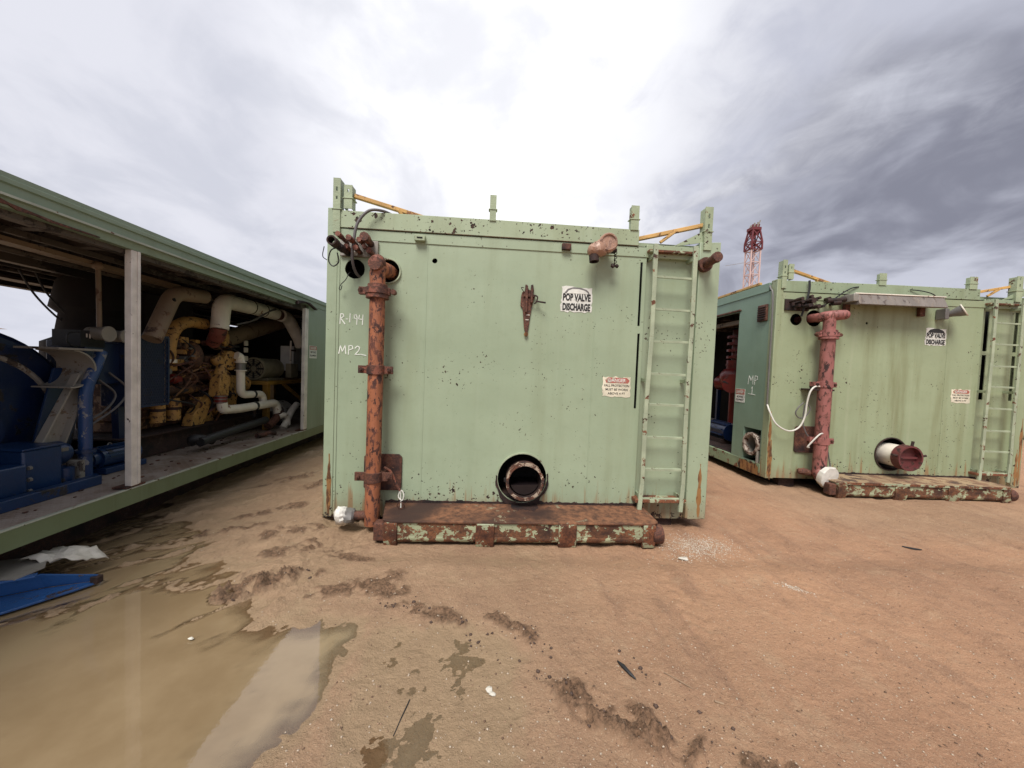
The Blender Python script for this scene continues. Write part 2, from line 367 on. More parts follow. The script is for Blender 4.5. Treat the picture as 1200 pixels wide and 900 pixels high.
    def plate(s, outer, holes, axis, t0, t1, close=True):
        """flat plate with real openings cut through it"""
        mk = {'x': lambda p, t: (t, p[0], p[1]), 'y': lambda p, t: (p[0], t, p[1]), 'z': lambda p, t: (p[0], p[1], t)}[axis]
        vs = []; fs = []; loops = [outer] + holes
        for l in loops:
            o = len(vs); vs += [Vector(p) for p in l]; fs.append(list(range(o, o + len(l))))
        edges = [(l[i], l[(i + 1) % len(l)]) for l in fs for i in range(len(l))]
        r = delaunay_2d_cdt(vs, edges, [], 0, 1e-5)
        V, F = r[0], r[2]
        def inside(p, L):
            c = False
            for i in range(len(L)):
                a, b = L[i], L[i - 1]
                if (a[1] > p[1]) != (b[1] > p[1]) and p[0] < (b[0] - a[0]) * (p[1] - a[1]) / (b[1] - a[1]) + a[0]: c = not c
            return c
        keep = []
        for f in F:
            c = sum((V[i] for i in f), Vector((0, 0))) / len(f)
            if inside(c, outer) and not any(inside(c, h) for h in holes): keep.append(f)
        n = len(V)
        s.add([mk(v, t) for t in (t0, t1) for v in V], [tuple(f) for f in keep] + [tuple(i + n for i in reversed(f)) for f in keep])
        for l in loops:
            k = len(l); s.add([mk(p, t) for t in (t0, t1) for p in l], [(i, (i + 1) % k, (i + 1) % k + k, i + k) for i in range(k)])
        return s
def circ(cx, cz, r, n=28, jit=0):
    return [(cx + r * math.cos(2 * math.pi * i / n) * (1 + random.uniform(-jit, jit)), cz + r * math.sin(2 * math.pi * i / n)) for i in range(n)]
def rect(x0, x1, z0, z1): return [(x0, z0), (x1, z0), (x1, z1), (x0, z1)]

def mesh_of(name, mb, mat, smooth=True, off=None, angle=40):
    me = bpy.data.meshes.new(name)
    v = mb.v if off is None else [(a - off[0], b - off[1], c - off[2]) for a, b, c in mb.v]
    me.from_pydata(v, [], mb.f); me.validate(); me.update()
    me.materials.append(mat)
    if smooth:
        me.shade_smooth(); me.set_sharp_from_angle(angle=R(angle))
    return me
def obj(name, me, parent=None, loc=(0, 0, 0), rot=(0, 0, 0)):
    o = bpy.data.objects.new(name, me); COL.objects.link(o)
    o.location = loc; o.rotation_euler = rot
    if parent: o.parent = parent
    return o
def bevel(o, wd=.006, seg=2):
    b = o.modifiers.new('bevel', 'BEVEL'); b.width = wd; b.segments = seg; b.limit_method = 'ANGLE'; b.angle_limit = R(35); return o
class Thing:
    """a thing standing in one of the yard's local frames; its parts are given in frame coordinates"""
    def __init__(s, name, label, cat, frame=Matrix(), base=(0, 0, 0), group=None):
        s.base = Vector(base); s.o = bpy.data.objects.new(name, None); COL.objects.link(s.o)
        s.o.empty_display_size = .2
        s.o.matrix_world = frame @ Matrix.Translation(s.base)
        s.o['label'] = label; s.o['category'] = cat
        if group: s.o['group'] = group
    def part(s, name, mb, mat, bev=0, parent=None, label=None, smooth=True, kind=None, angle=40):
        o = obj(name, mesh_of(name, mb, mat, smooth, s.base, angle), parent or s.o)
        if bev: bevel(o, bev)
        if label: o['label'] = label
        if kind: o['kind'] = kind
        return o
def single(name, mb, mat, label, cat, frame=Matrix(), base=(0, 0, 0), bev=0, group=None, kind=None):
    o = obj(name, mesh_of(name, mb, mat, True, base)); o.matrix_world = frame @ Matrix.Translation(base)
    if label: o['label'] = label
    if cat: o['category'] = cat
    if group: o['group'] = group
    if kind: o['kind'] = kind
    if bev: bevel(o, bev)
    return o
def lettering(T, body, cx, cz, y, width, height, mat, parent, bold=.0, rot=0, frame_rot=(R(90), 0, 0)):
    """flat printed text on a face; cx, cz its centre, y the face's offset"""
    cu = bpy.data.curves.new('lettering', 'FONT'); cu.body = body; cu.align_x = 'CENTER'; cu.align_y = 'CENTER'
    cu.offset = bold; cu.resolution_u = 3
    tmp = bpy.data.objects.new('tmp', cu); COL.objects.link(tmp)
    me = bpy.data.meshes.new_from_object(tmp.evaluated_get(bpy.context.evaluated_depsgraph_get()))
    bpy.data.objects.remove(tmp)
    n = len(me.vertices); a = np.empty(n * 3); me.vertices.foreach_get('co', a); a = a.reshape(-1, 3)
    a[:, 0] -= (a[:, 0].min() + a[:, 0].max()) / 2; a[:, 1] -= (a[:, 1].min() + a[:, 1].max()) / 2
    a[:, 0] *= width / (np.ptp(a[:, 0]) + 1e-6); a[:, 1] *= height / (np.ptp(a[:, 1]) + 1e-6)
    me.vertices.foreach_set('co', a.ravel()); me.update(); me.materials.clear(); me.materials.append(mat)
    o = obj('lettering', me, parent)
    o.location = Vector((cx, y, cz)) - T.base if frame_rot[2] == 0 else Vector((y, cx, cz)) - T.base
    o.rotation_euler = frame_rot
    return o
def stroke(mb, pts, w, t0, t1, axis='y'):
    """hand-drawn chalk line: a thin ribbon along a polyline"""
    for a, b in zip(pts, pts[1:]):
        a, b = Vector(a), Vector(b); d = (b - a).normalized(); n = Vector((-d.y, d.x)) * w / 2; e = d * w * .3
        poly = [a - e + n * random.uniform(.6, 1.2), a - e - n, b + e - n * random.uniform(.6, 1.2), b + e + n]
        mb.prism([tuple(q) for q in poly], axis, t0, t1)

def frame(x, y, yaw): return Matrix.Translation((x, y, 0)) @ Matrix.Rotation(R(yaw), 4, 'Z')
FC = frame(-1.737, 3.8, 1.5)       # the middle container: x along its front, y into it
FR = frame(4.2, 5.5, -1.0)         # the right container, same way
FL = frame(-3.1165, 3.3, 1.5)      # the left container: y along its open side, x outwards

# ------------------------------------------------------------------ ground
rng = np.random.default_rng(5)
LAT = rng.random((256, 256))
def vn(x, y):
    xi = np.floor(x).astype(int); yi = np.floor(y).astype(int); fx = x - xi; fy = y - yi
    fx = fx * fx * (3 - 2 * fx); fy = fy * fy * (3 - 2 * fy)
    g = lambda i, j: LAT[i & 255, j & 255]
    return (g(xi, yi) * (1 - fx) + g(xi + 1, yi) * fx) * (1 - fy) + (g(xi, yi + 1) * (1 - fx) + g(xi + 1, yi + 1) * fx) * fy
def fbm(x, y, s, o=4, rough=.5, seed=0):
    t = 0; a = 1; n = 0
    for k in range(o):
        t = t + a * (vn(x * s + seed + 13.7 * k, y * s + seed * 1.3 + 7.1 * k) - .5); n += a; a *= rough; s *= 2.03
    return t / n
def sst(x, a, b):
    t = np.clip((x - a) / (b - a), 0, 1); return t * t * (3 - 2 * t)
def segd(x, y, pts):
    d = np.full(np.shape(x), 1e9)
    for (ax, ay), (bx, by) in zip(pts, pts[1:]):
        dx, dy = bx - ax, by - ay; t = np.clip(((x - ax) * dx + (y - ay) * dy) / (dx * dx + dy * dy), 0, 1)
        d = np.minimum(d, np.hypot(x - ax - t * dx, y - ay - t * dy))
    return d
CHURN = [([(-.62, 2.41), (-.42, 2.36), (-.2, 2.27)], .055, .022), ([(.04, 2.28), (.16, 2.2), (.26, 2.11)], .06, .025),
         ([(.30, 1.83), (.44, 1.74)], .03, .02), ([(.44, 1.74), (.6, 1.62), (.74, 1.53)], .085, .045), ([(.74, 1.52), (.88, 1.44)], .05, .03),
         ([(.93, 1.46), (1.15, 1.38), (1.3, 1.3)], .06, .035),
         ([(-1.75, 2.56), (-1.58, 2.62)], .12, .05), ([(-1.5, 2.68), (-1.3, 2.78)], .06, .035), ([(-.85, 2.6), (-.62, 2.52)], .07, .012),
         ([(-1.35, 3.1), (-1.0, 3.0)], .07, .012), ([(-2.0, 3.35), (-1.7, 3.6)], .08, .022), ([(-1.75, 3.05), (-1.5, 3.35)], .09, .022),
         ([(-2.5, 3.75), (-2.1, 4.1)], .07, .02), ([(-2.6, 3.4), (-2.2, 3.55)], .06, .02), ([(-.95, 2.62), (-.7, 2.72)], .09, .012), ([(-1.2, 2.5), (-1.0, 2.62)], .06, .015), ([(-2.3, 4.6), (-1.95, 5.4)], .09, .02), ([(-2.9, 4.6), (-2.6, 5.2)], .08, .02)]
def ground_h(x, y):
    """height, churned, wet and warm-sand amounts of the yard at x, y (the puddle's water level is 0)"""
    h = .022 + .030 * fbm(x, y, .45, 3, .5, 3) + .012 * fbm(x, y, 2.2, 4, .55, 9)
    h = h + .035 * sst(x, 1.5, 6) * fbm(x, y, .8, 3, .5, 31)
    # the puddle: a wide shallow basin on the left, a second lobe in front of the middle container
    wob = .30 * fbm(x, y, 1.1, 4, .55, 21); wob2 = .10 * fbm(x, y, 7, 3, .6, 5)
    edge = segd(x, y, [(-4.8, 4.4), (-3.2, 3.3), (-2.6, 2.75), (-2.0, 2.35), (-1.45, 2.05), (-1.15, 1.6), (-1.25, 1.2), (-1.4, .5)])
    cut = np.maximum((y - 2.25 - .85 * np.maximum(0, -1.35 - x)) / np.where(x < -1.35, 1.25, 1.), x + .74)                     # shore line running up to the left
    b1 = sst(-(cut + wob * .25 * sst(-x, .9, 1.6) + wob * sst(-x, 1.3, 2.2) + wob2 * 1.3), -.16, .22)
    b2 = sst(-(np.maximum(np.abs(x + .26) - .37, (y - 2.14)) + .45 * fbm(x, y, 1.6, 4, .6, 8) + wob2 * 1.6), -.22, .20) * .50
    island = np.exp(-(((x + .83) / .12) ** 2 + ((y - 1.36) / .17) ** 2)) + np.exp(-(segd(x, y, [(-.74, 2.4), (-.69, 2.1), (-.72, 1.75), (-.68, 1.4), (-.6, .8)]) / (.05 + .03 * fbm(x, y, 5, 2, .5, 71))) ** 2) * .95
    basin = np.clip(np.maximum(b1, b2), 0, 1)
    h = h + .011 * (fbm(x, y, 7, 5, .62, 61)) - .041 * basin + .032 * np.clip(island, 0, 1) * basin
    # silted wheel ruts that run up from the lower left, just breaking the water
    u = (x + 2.2) * .80 - (y - 2.5) * .60; v = (x + 2.2) * .60 + (y - 2.5) * .80
    rut = np.abs(fbm(u * 3.6, v * .75, 1.0, 4, .55, 14)); rid = np.clip(1 - rut / .085, 0, 1) ** 1.5
    zone = sst(x, -4.2, -3.2) * sst(-x, .95, 1.4) * sst(y, 1.95, 2.35)
    h = h + .040 * rid * zone * (.55 + 2.2 * np.abs(fbm(x, y, 11, 4, .65, 2)))
    zf = sst(-x, -.2, 1.2) * sst(y, 2.6, 3.2)
    h = h + .055 * zf * fbm(u * 4, v * 1.1, 1.0, 5, .62, 17) + .05 * zf * np.maximum(0, np.abs(fbm(x, y, 7, 4, .65, 83)) - .09)
    # tyre tracks on the dry side
    a = R(-33); ut = x * math.cos(a) + y * math.sin(a)
    h = h + .012 * sst(x, .2, 1.0) * fbm(ut * 2.6, (x - y) * .25, 1.0, 3, .5, 19)
    for xc, sl, aa in ((.95, .10, .014), (1.35, .12, .010), (2.45, -.06, .014), (2.95, -.05, .012), (3.9, .05, .016), (4.6, .04, .013), (5.6, .0, .014), (-1.9, .25, .01)):
        e = x - xc - sl * (y - 2.5) - .12 * fbm(y * .9, y * 0 + xc, 1.0, 3, .5, 60)
        on = np.clip(.6 + 3.0 * fbm(x * .8, y * .5, 1.0, 2, .5, 66 + int(xc * 7)), 0, 1)
        gr = np.exp(-(e / .10) ** 2); aa = aa * 1.7; h = h - aa * gr * on * (1 + .35 * np.sin(y * 52 + np.abs(e) * 60) * sst(fbm(x, y, 2, 2, .5, 77), -.1, .15)) + aa * .55 * on * np.exp(-((np.abs(e) - .15) / .035) ** 2)
    churn = np.zeros(np.shape(x))
    for pts, r, a_ in CHURN:
        d = segd(x, y, pts) + r * 1.9 * fbm(x, y, 8, 4, .6, 4)
        k = np.clip(1 - d / (r * 1.25), 0, 1); k = np.sqrt(k) * sst(fbm(x, y, 11, 3, .6, 33), -.12, .03)
        churn = np.maximum(churn, np.clip(k * 1.5, 0, 1)); rough = fbm(x, y, 15, 4, .55, 6)
        h = h + np.clip(k * 1.4, 0, 1) * (a_ * (.12 + 2.4 * (rough + .15) + 3.6 * np.minimum(np.abs(fbm(x, y, 24, 3, .55, 91)), .16))) - .016 * np.clip(k * 1.2 - .5, 0, 1)
    h = h + .016 * fbm(x, y, 16, 5, .68, 12)
    h = h - .078 * sst(y, 2.85, 3.3) * sst(x, -1.9, -1.3)
    wet = np.clip(sst(-h - .078 * sst(y, 2.85, 3.3) * sst(x, -1.9, -1.3), -.024, -.002) * sst(-x, -.9, -.2) + .75 * sst(b2, .05, .4) + .55 * zone + .5 * zf * sst(-fbm(x, y, 1.3, 3, .5, 44), -.15, .1), 0, 1)
    warm = sst(x + .4 * fbm(x, y, .9, 3, .5, 40), -.3, 2.2) * (1 - .8 * sst(y + x * .12 + .6 * fbm(x, y, .8, 3, .5, 50), 4.0, 4.7) * sst(x, 3.4, 4.4) * sst(-x, -9, -6))
    return h, churn, wet, warm
def axis_coords(lo, hi, step0, grow, lo_far, hi_far, centre):
    a = [centre]; s = step0
    while a[-1] < hi: a.append(a[-1] + step0 * max(1, abs(a[-1] - centre) * grow))
    while a[-1] < hi_far: s = max((a[-1] - a[-2]) * 1.25, .05); a.append(a[-1] + s)
    b = [centre]
    while b[-1] > lo: b.append(b[-1] - step0 * max(1, abs(b[-1] - centre) * grow))
    while b[-1] > lo_far: s = max((b[-2] - b[-1]) * 1.25, .05); b.append(b[-1] - s)
    return np.array(b[:0:-1] + a)
gx = axis_coords(-5, 6, .0125, .55, -900, 900, 0.)
gy = axis_coords(1.25, 8, .0115, .75, -900, 900, 1.35)
X, Y = np.meshgrid(gx, gy)
hh, ch, wt, wm = ground_h(X, Y)
far = sst(np.hypot(X, Y), 15, 60); hh = hh * (1 - far)
nx, ny = len(gx), len(gy)
me = bpy.data.meshes.new('ground')
me.vertices.add(nx * ny); me.vertices.foreach_set('co', np.stack([X, Y, hh], -1).astype(np.float32).ravel())
i = (np.arange(ny - 1)[:, None] * nx + np.arange(nx - 1)[None]).ravel()
q = np.stack([i, i + 1, i + 1 + nx, i + nx], -1).astype(np.int32)
me.loops.add(q.size); me.loops.foreach_set('vertex_index', q.ravel())
me.polygons.add(len(q)); me.polygons.foreach_set('loop_start', np.arange(len(q), dtype=np.int32) * 4)
me.polygons.foreach_set('use_smooth', np.ones(len(q), bool))
for n_, a_ in (('churn', ch), ('wet', wt), ('warm', wm)):
    at = me.attributes.new(n_, 'FLOAT', 'POINT'); at.data.foreach_set('value', a_.astype(np.float32).ravel())
me.update(); me.validate(); me.materials.append(MUD)
ground = obj('ground', me); ground['kind'] = 'structure'
print('ground verts', nx * ny)
wx = np.arange(-7, .33, .03); wy = np.arange(-1.5, 4.5, .03); WX, WY = np.meshgrid(wx, wy)
wd = -ground_h(WX, WY)[0]; lim = np.where(WX > -1.2, 2.62, np.where(WX > -1.8, 2.62 + (-1.2 - WX) * .6, 3.0 + (-1.8 - WX) * 4))
qi = (np.arange(len(wy) - 1)[:, None] * len(wx) + np.arange(len(wx) - 1)[None])
keep = (WY[:-1, :-1] < lim[:-1, :-1]); qi = qi[keep]
me = bpy.data.meshes.new('puddle_water')
me.from_pydata(np.stack([WX, WY, WX * 0], -1).reshape(-1, 3).tolist(), [], np.stack([qi, qi + 1, qi + 1 + len(wx), qi + len(wx)], -1).tolist())
at = me.attributes.new('depth', 'FLOAT', 'POINT'); at.data.foreach_set('value', wd.astype(np.float32).ravel()); me.update()
me.materials.append(WATER)
water = obj('puddle_water', me); water['kind'] = 'structure'

def gz(x, y): return float(ground_h(np.array([x]), np.array([y]))[0][0])
def stones(name, pts, smin, smax, mats, flat=.6):
    """one mesh of small irregular stones lying at the given spots"""
    n = len(pts); pts = np.array(pts); z = ground_h(pts[:, 0], pts[:, 1])[0]
    base = np.array([(1, 0, 0), (0, 1, 0), (-1, 0, 0), (0, -1, 0), (0, 0, 1), (0, 0, -1), (.6, .6, .55), (-.6, .55, .6)], float)
    fs = np.array([(0, 1, 6), (6, 1, 4), (0, 6, 4), (1, 2, 7), (7, 2, 4), (1, 7, 4), (2, 3, 4), (3, 0, 4), (1, 0, 5), (2, 1, 5), (3, 2, 5), (0, 3, 5)])
    s = smin + (smax - smin) * rng.random(n) ** 3.2
    v = base[None] * rng.uniform(.65, 1.2, (n, 8, 3)); v[..., 2] *= flat
    a = rng.random(n) * 6.28; c, d = np.cos(a)[:, None], np.sin(a)[:, None]
    vx = (v[..., 0] * c - v[..., 1] * d) * s[:, None]; vy = (v[..., 0] * d + v[..., 1] * c) * s[:, None]
    co = np.stack([vx + pts[:, :1], vy + pts[:, 1:2], v[..., 2] * s[:, None] + (z + s * flat * .25)[:, None]], -1).reshape(-1, 3)
    me = bpy.data.meshes.new(name); F = (fs[None] + (np.arange(n) * 8)[:, None, None]).reshape(-1, 3)
    me.vertices.add(len(co)); me.vertices.foreach_set('co', co.astype(np.float32).ravel())
    me.loops.add(F.size); me.loops.foreach_set('vertex_index', F.astype(np.int32).ravel())
    me.polygons.add(len(F)); me.polygons.foreach_set('loop_start', np.arange(len(F), dtype=np.int32) * 3)
    for m in mats: me.materials.append(m)
    me.polygons.foreach_set('material_index', np.repeat(rng.integers(0, len(mats), n), 12).astype(np.int32))
    me.update(); me.validate(); o = obj(name, me); o['kind'] = 'stuff'; return o
ST = [plain('stone_' + n, c, .8, var=.4, scale=30) for n, c in (('pale', (.52, .42, .32)), ('sand', (.34, .22, .14)), ('brown', (.16, .095, .06)), ('dark', (.09, .055, .04)))]
py = 1.25 + 5.5 * rng.random(22000) ** 1.8; pxs = (rng.random(22000) * 3.2 - 1.5) * py
ph = ground_h(pxs, py)[0]; ok = (ph > .002) | (rng.random(22000) < .04) | (pxs > .4)
pts = np.stack([pxs, py], -1)[ok]
stones('pebbles', pts, .0009, .0072, ST[:3] + ST[:2])
def cluster(cx, cy, sx, sy, n, rot=0):
    a = rng.normal(size=(n, 2)) * (sx, sy); c, s = math.cos(rot), math.sin(rot)
    return [(cx + p[0] * c - p[1] * s, cy + p[0] * s + p[1] * c) for p in a]
SW = [plain('stone_white', (.58, .50, .41), .8, var=.3, scale=30), ST[0]]
o = stones('white_gravel', cluster(2.05, 3.5, .19, .12, 2600, .2) + cluster(2.34, 2.68, .06, .025, 260, -.4) + cluster(1.75, 3.25, .12, .06, 160), .002, .009, SW)
o['label'] = 'patch of white gravel spilled by the corner of the middle container'; 
cl_ = []
for pts_, r, a_ in CHURN[:8]:
    for (ax, ay), (bx, by) in zip(pts_, pts_[1:]):
        for k in range(14):
            t = rng.random(); cl_.append((ax + (bx - ax) * t + rng.normal() * r * .9, ay + (by - ay) * t + rng.normal() * r * .9))
for (ax, ay), (bx, by) in (((-.2, 2.27), (.0, 2.0)), ((.0, 2.02), (.34, 1.8)), ((.7, 2.1), (.95, 1.65)), ((-.75, 2.43), (-.6, 2.41)), ((.25, 2.1), (.33, 2.0)), ((.95, 1.65), (1.1, 1.5))):
    for k in range(14):
        t = rng.random(); cl_.append((ax + (bx - ax) * t + rng.normal() * .025, ay + (by - ay) * t + rng.normal() * .025))
stones('mud_clods', cl_, .003, .015, ST[3:], .8)

# ------------------------------------------------------------------ the two pump containers
def channel_tab(T, x0, x1, z0, z1, name='rail_socket', y=-.03, d=.1, slots=(), mat=None):
    """upright U-channel socket standing on the roof edge, with slots cut in its web"""
    mb = MB(); t = .008
    mb.plate(rect(x0, x1, z0, z1), [rect((x0 + x1) / 2 - .009, (x0 + x1) / 2 + .009, a, b) for a, b in slots], 'y', y, y + t)
    mb.box(x0, x0 + t, y + t, y + d, z0, z1 - .01); mb.box(x1 - t, x1, y + t, y + d, z0, z1 - .004)
    mb.box(x0 - .012, x1 + .012, y - .006, y + d + .01, z0 + (z1 - z0) * .42, z0 + (z1 - z0) * .42 + .01)
    return T.part(name, mb, mat or G_POST, .003)
def clamp(T, pipe, cx, cy, z, r, w, mat, hgt=.09):
    mb = MB(); mb.hollow((cx, cy, z - hgt / 2), (cx, cy, z + hgt / 2), r + .012, r - .002, 20)
    for s in (-1, 1): mb.box(min(cx + s * r, cx + s * w), max(cx + s * r, cx + s * w), cy - .012, cy + .012, z - hgt * .42, z + hgt * .42)
    mb.box(cx - w * .5, cx + w * .5, cy + r * .5, -.001, z - .035, z + .035)
    o = T.part('pipe_clamp', mb, mat, .003)
    for s in (-1, 1):
        b = MB(); b.cyl((cx + s * (w - .035), cy - .035, z), (cx + s * (w - .035), cy - .012, z), .02, 6)
        b.cyl((cx + s * (w - .035), cy - .045, z), (cx + s * (w - .035), cy - .035, z), .009, 8)
        T.part('bolt', b, RUST, parent=o)
    return o
def sign_plate(T, name, x0, x1, z0, z1, mat, y=-.003, rag=.012, parent=None, seed=1):
    rnd = random.Random(seed); P = []
    for (ax, az), (bx, bz) in zip([(x0, z0), (x1, z0), (x1, z1), (x0, z1)], [(x1, z0), (x1, z1), (x0, z1), (x0, z0)]):
        for k in range(9):
            t = k / 9; P.append((ax + (bx - ax) * t + rnd.uniform(-rag, rag) * (k > 0), az + (bz - az) * t + rnd.uniform(-rag, rag) * (k > 0)))
    return T.part(name, MB().prism(P, 'y', y, y + .0015), mat, parent=parent, smooth=False)
def pump_container(T, v):  # fitting coordinates precomputed from image pixels, offset parts shifted for camera parallax
    mid = v == 'mid'; W = 4.07; DEP = 9.5
    P = G_C if mid else G_R; TOPM = G_TOP if mid else green_paint('green_paint_right_top', (.24, .30, .19), (.27, .33, .215), 41., 1., .5, 1., .6)
    # front
    holes = [circ(.27, 2.555, .098, 24, .02), circ(.60, 2.55, .115, 26, .01), circ(2.04, .465, .262 if mid else .25, 40)]
    holes += [circ(1.06, 2.68, .026, 14, .1)] if mid else [circ(.86, 2.72, .022, 10, .1)]
    if not mid: holes = [circ(.33, 2.54, .09, 20, .04), circ(.61, 2.57, .125, 26, .02), circ(1.97, .52, .25, 40), circ(1.44, 2.53, .02, 10, .3)]
    if mid: holes += [rect(3.212, 3.238, 1.24, 2.04), rect(3.206, 3.232, 2.12, 2.79)]
    zb = .03 if mid else .09
    T.part('front_wall', MB().plate(rect(.10, 3.27, zb, 2.842), holes, 'y', 0, .012), P, smooth=False)
    # black sheet painting the dim space right behind the openings
    T.part('hole_shade_sheet', MB().box(.1, 3.2, .30, .31, .04, 2.84), HOLE_SHADE)
    T.part('corner_post', MB().box(0, .10, -.012, .12, zb - .01, 3.14), P, .006)
    T.part('weld_strip', MB().box(.0998, .125, -.007, -.0005, zb - .01, 2.842), P, .003)
    mb = MB().box(.1, 3.262, -.009, .012, 2.842, 2.944); T.part('header_band', mb, P, .003)
    for xs in (.98, 2.735): T.part('weld_seam', MB().box(xs, xs + .010, -.0028, -.0004, zb + .1, 2.842), P, .001)
    T.part('drip_gap', MB().box(.12, 3.24, .004, .014, 2.944, 2.954), DKRUST)
    T.part('top_beam', MB().prism([(.10, 2.953), (3.17, 2.953), (3.17, 3.118), (1.7, 3.125), (.13, 3.12)], 'y', -.018, .16), TOPM, .004)
    if mid: T.part('beam_seam', MB().box(.20, 3.17, -.0205, -.018, 2.953, 2.957), RUST)
    XB = 3.84 if mid else 3.925
    # ladder bay, set back behind the front wall
    sl = [] if mid else [rect(3.36, 3.43, 1.42, 2.12), rect(3.36, 3.43, 2.18, 2.80), rect(3.845, 3.905, 1.42, 2.12), rect(3.845, 3.905, 2.18, 2.80)]
    T.part('ladder_bay_panel', MB().plate(rect(3.27, XB, .03, 2.97), sl, 'y', .045, .055), P, smooth=False)
    T.part('bay_reveal', MB().box(3.262, 3.27, .0121, .0452, .03, 2.97), P)
    T.part('slot_shade_sheet', MB().box(3.2, 3.95, .2, .21, .1, 2.9), HOLE_SHADE)  # black sheet painting the dimness behind the slots
    T.part('bay_header', MB().box(3.262, XB, -.008, .045, 2.84, 2.975), TOPM, .004)
    T.part('end_post', MB().prism([(XB, .045), (W, .05), (W, 3.045), (XB, 3.03)], 'y', -.014, .12), P, .006)
    T.part('post_gusset', MB().prism([(3.55, 2.975), (3.90, 3.04), (3.90, 3.17)], 'y', .0, .01), TOPM)
    # shell
    if mid:
        T.part('side_wall', MB().box(0.003, .05, .12, DEP, .06, 3.05), P)
        T.part('side_wall', MB().box(W - .05, W - .003, .12, DEP, .06, 3.0), P)
    T.part('back_wall', MB().box(0.05, W - .05, DEP - .05, DEP, .06, 3.0), P)
    T.part('roof', MB().box(0.01, W - .01, .1605, DEP, 3.0, 3.05), TOPM)
    T.part('roof_side_beam', MB().box(0.0, .06, .1605, DEP, 2.985, 3.125), TOPM if mid else G_RS, .004)
    T.part('roof_side_beam', MB().box(W - .06, W, .1605, DEP, 2.985, 3.06), TOPM, .004)
    T.part('floor', MB().box(.05, W - .05, .05, DEP - .06, .18, .27), DKRUST)
    # sockets for the guard rail
    channel_tab(T, .055, .125, 2.90 if mid else 3.0, 3.425, slots=((3.30, 3.34), (3.22, 3.25)))
    channel_tab(T, .155, .235, 3.14, 3.37, y=-.02, slots=((3.30, 3.33),))
    channel_tab(T, 1.60 if mid else 1.56, 1.665 if mid else 1.67, 3.11, 3.365 if mid else 3.29, d=.05)
    channel_tab(T, 3.07 if mid else 2.98, 3.155 if mid else 3.10, 3.11, 3.36 if mid else 3.30, d=.06)
    channel_tab(T, 3.87 if mid else 3.72, 3.955 if mid else 3.82, 2.95, 3.40 if mid else 3.34, slots=((3.18, 3.22), (3.28, 3.33)))
    for k in range(3): channel_tab(T, .03, .10, 3.10, 3.40, y=2.2 + 2.4 * k)
    r = MB().bar((.24, .03, 3.285), (1.02, .2, 3.15), .045, .04); r.bar((.66, .08, 3.20), (.74, .12, 3.10), .03, .03); T.part('folded_rail', r, YEL, .004)
    r = MB().bar((3.88, .03, 3.225), (3.14, .2, 3.075), .045, .04); r.bar((3.60, .08, 3.16), (3.46, .12, 3.05), .03, .03); T.part('folded_rail', r, YEL, .004)
    r = MB().bar((.03, .4, 3.16), (.03, 5, 3.16), .04, .04); T.part('folded_rail', r, YEL, .004)
    if mid: T.part('rail_bracket', MB().box(-.075, 0.002, .3, .42, 2.29, 2.38), YEL, .004)
    # ladder: two rails, eight rungs
    zt = 2.955; x0, x1 = (3.297, 3.722) if mid else (3.30, 3.735)
    lad = T.part('ladder', MB().box(x0 - .03, x1 + .06, -.07, .01, 2.885, 2.91), G_EDGE, .004)
    lean = -.035
    def railmb(x, bend):
        m = MB(); pts_ = [(x + lean * bend, -.10, .16), (x + lean * bend * .9 + .012, -.10, .45), (x + lean * .5 * bend - .006, -.105, 1.2), (x, -.1, 2.0), (x, -.1, zt)]
        for a, b in zip(pts_, pts_[1:]): m.bar(a, b, .045, .028, (0, 1, 0))
        return m
    T.part('ladder_rail', railmb(x0 + .022, 1), G_RAIL, .003, parent=lad)
    T.part('ladder_rail', railmb(x1 + .022, .3), G_RAIL, .003, parent=lad)
    rung = mesh_of('rung', MB().prism([(-.1, 0), (-.1, .022), (-.076, .026), (-.076, 0)], 'x', 0, x1 - x0 - .02), G_LAD)
    for k in range(8):
        z = .275 + .333 * k + (random.uniform(-.012, .012))
        o = obj('rung', rung, lad, (x0 + .045 + (lean * .7 if k < 3 else lean * .2), 0, z), (0, random.uniform(-.012, .022), 0))
    T.part('ladder_foot', MB().box(x0 - .06, x1 + .07, -.11, .04, .255, .29), G_EDGE, .004, parent=lad)
    for z in (.31, 1.55, 2.83):
        for x in (x0 + .01, x1 + .02): T.part('ladder_bracket', MB().box(x - .012, x + .012, -.09, .05, z - .02, z + .02), G_POST, .003, parent=lad)
    # skid step below the front
    ST_ = SKIDTOP if mid else TREAD
    T.part('skid_top', MB().prism([(.63, -.0), (.72, -.43), (.80, -.47), (3.27, -.47), (3.34, -.42), (3.36, -.0)], 'z', .163, .183), ST_, .004)
    T.part('skid_beam', MB().box(.80, 3.26, -.455, -.02, .035, .163), SKID, .004)
    m = MB().cyl((.84, -.405, .018), (3.24, -.405, .018), .052, 20); T.part('skid_roller', m, SKID)
    lug = MB()
    for (a, b) in ((.74, .86), (1.58, 1.75), (2.36, 2.53), (3.18, 3.30)):
        l = MB().prism([(-.475, .165), (-.478, .0), (-.455, -.062), (-.34, -.062), (-.30, .03), (-.30, .165)], 'x', a, b)
        T.part('skid_lug', l, G_EDGE if mid else SKID, .006)
    T.part('skid_end', MB().hollow((3.28, -.40, .055), (3.38, -.40, .055), .092, .07, 20), RUST)
    T.part('skid_end', MB().box(.64, .74, -.44, -.33, -.02, .145), RUST, .01)
    T.part('skid_runner', MB().box(.3, .55, .1, DEP, -.09, .179), DKRUST); T.part('skid_runner', MB().box(3.5, 3.75, .1, DEP, -.09, .179), DKRUST)
    m = MB(); rnd = random.Random(4); P_ = [(.63, .185)]
    x = .63
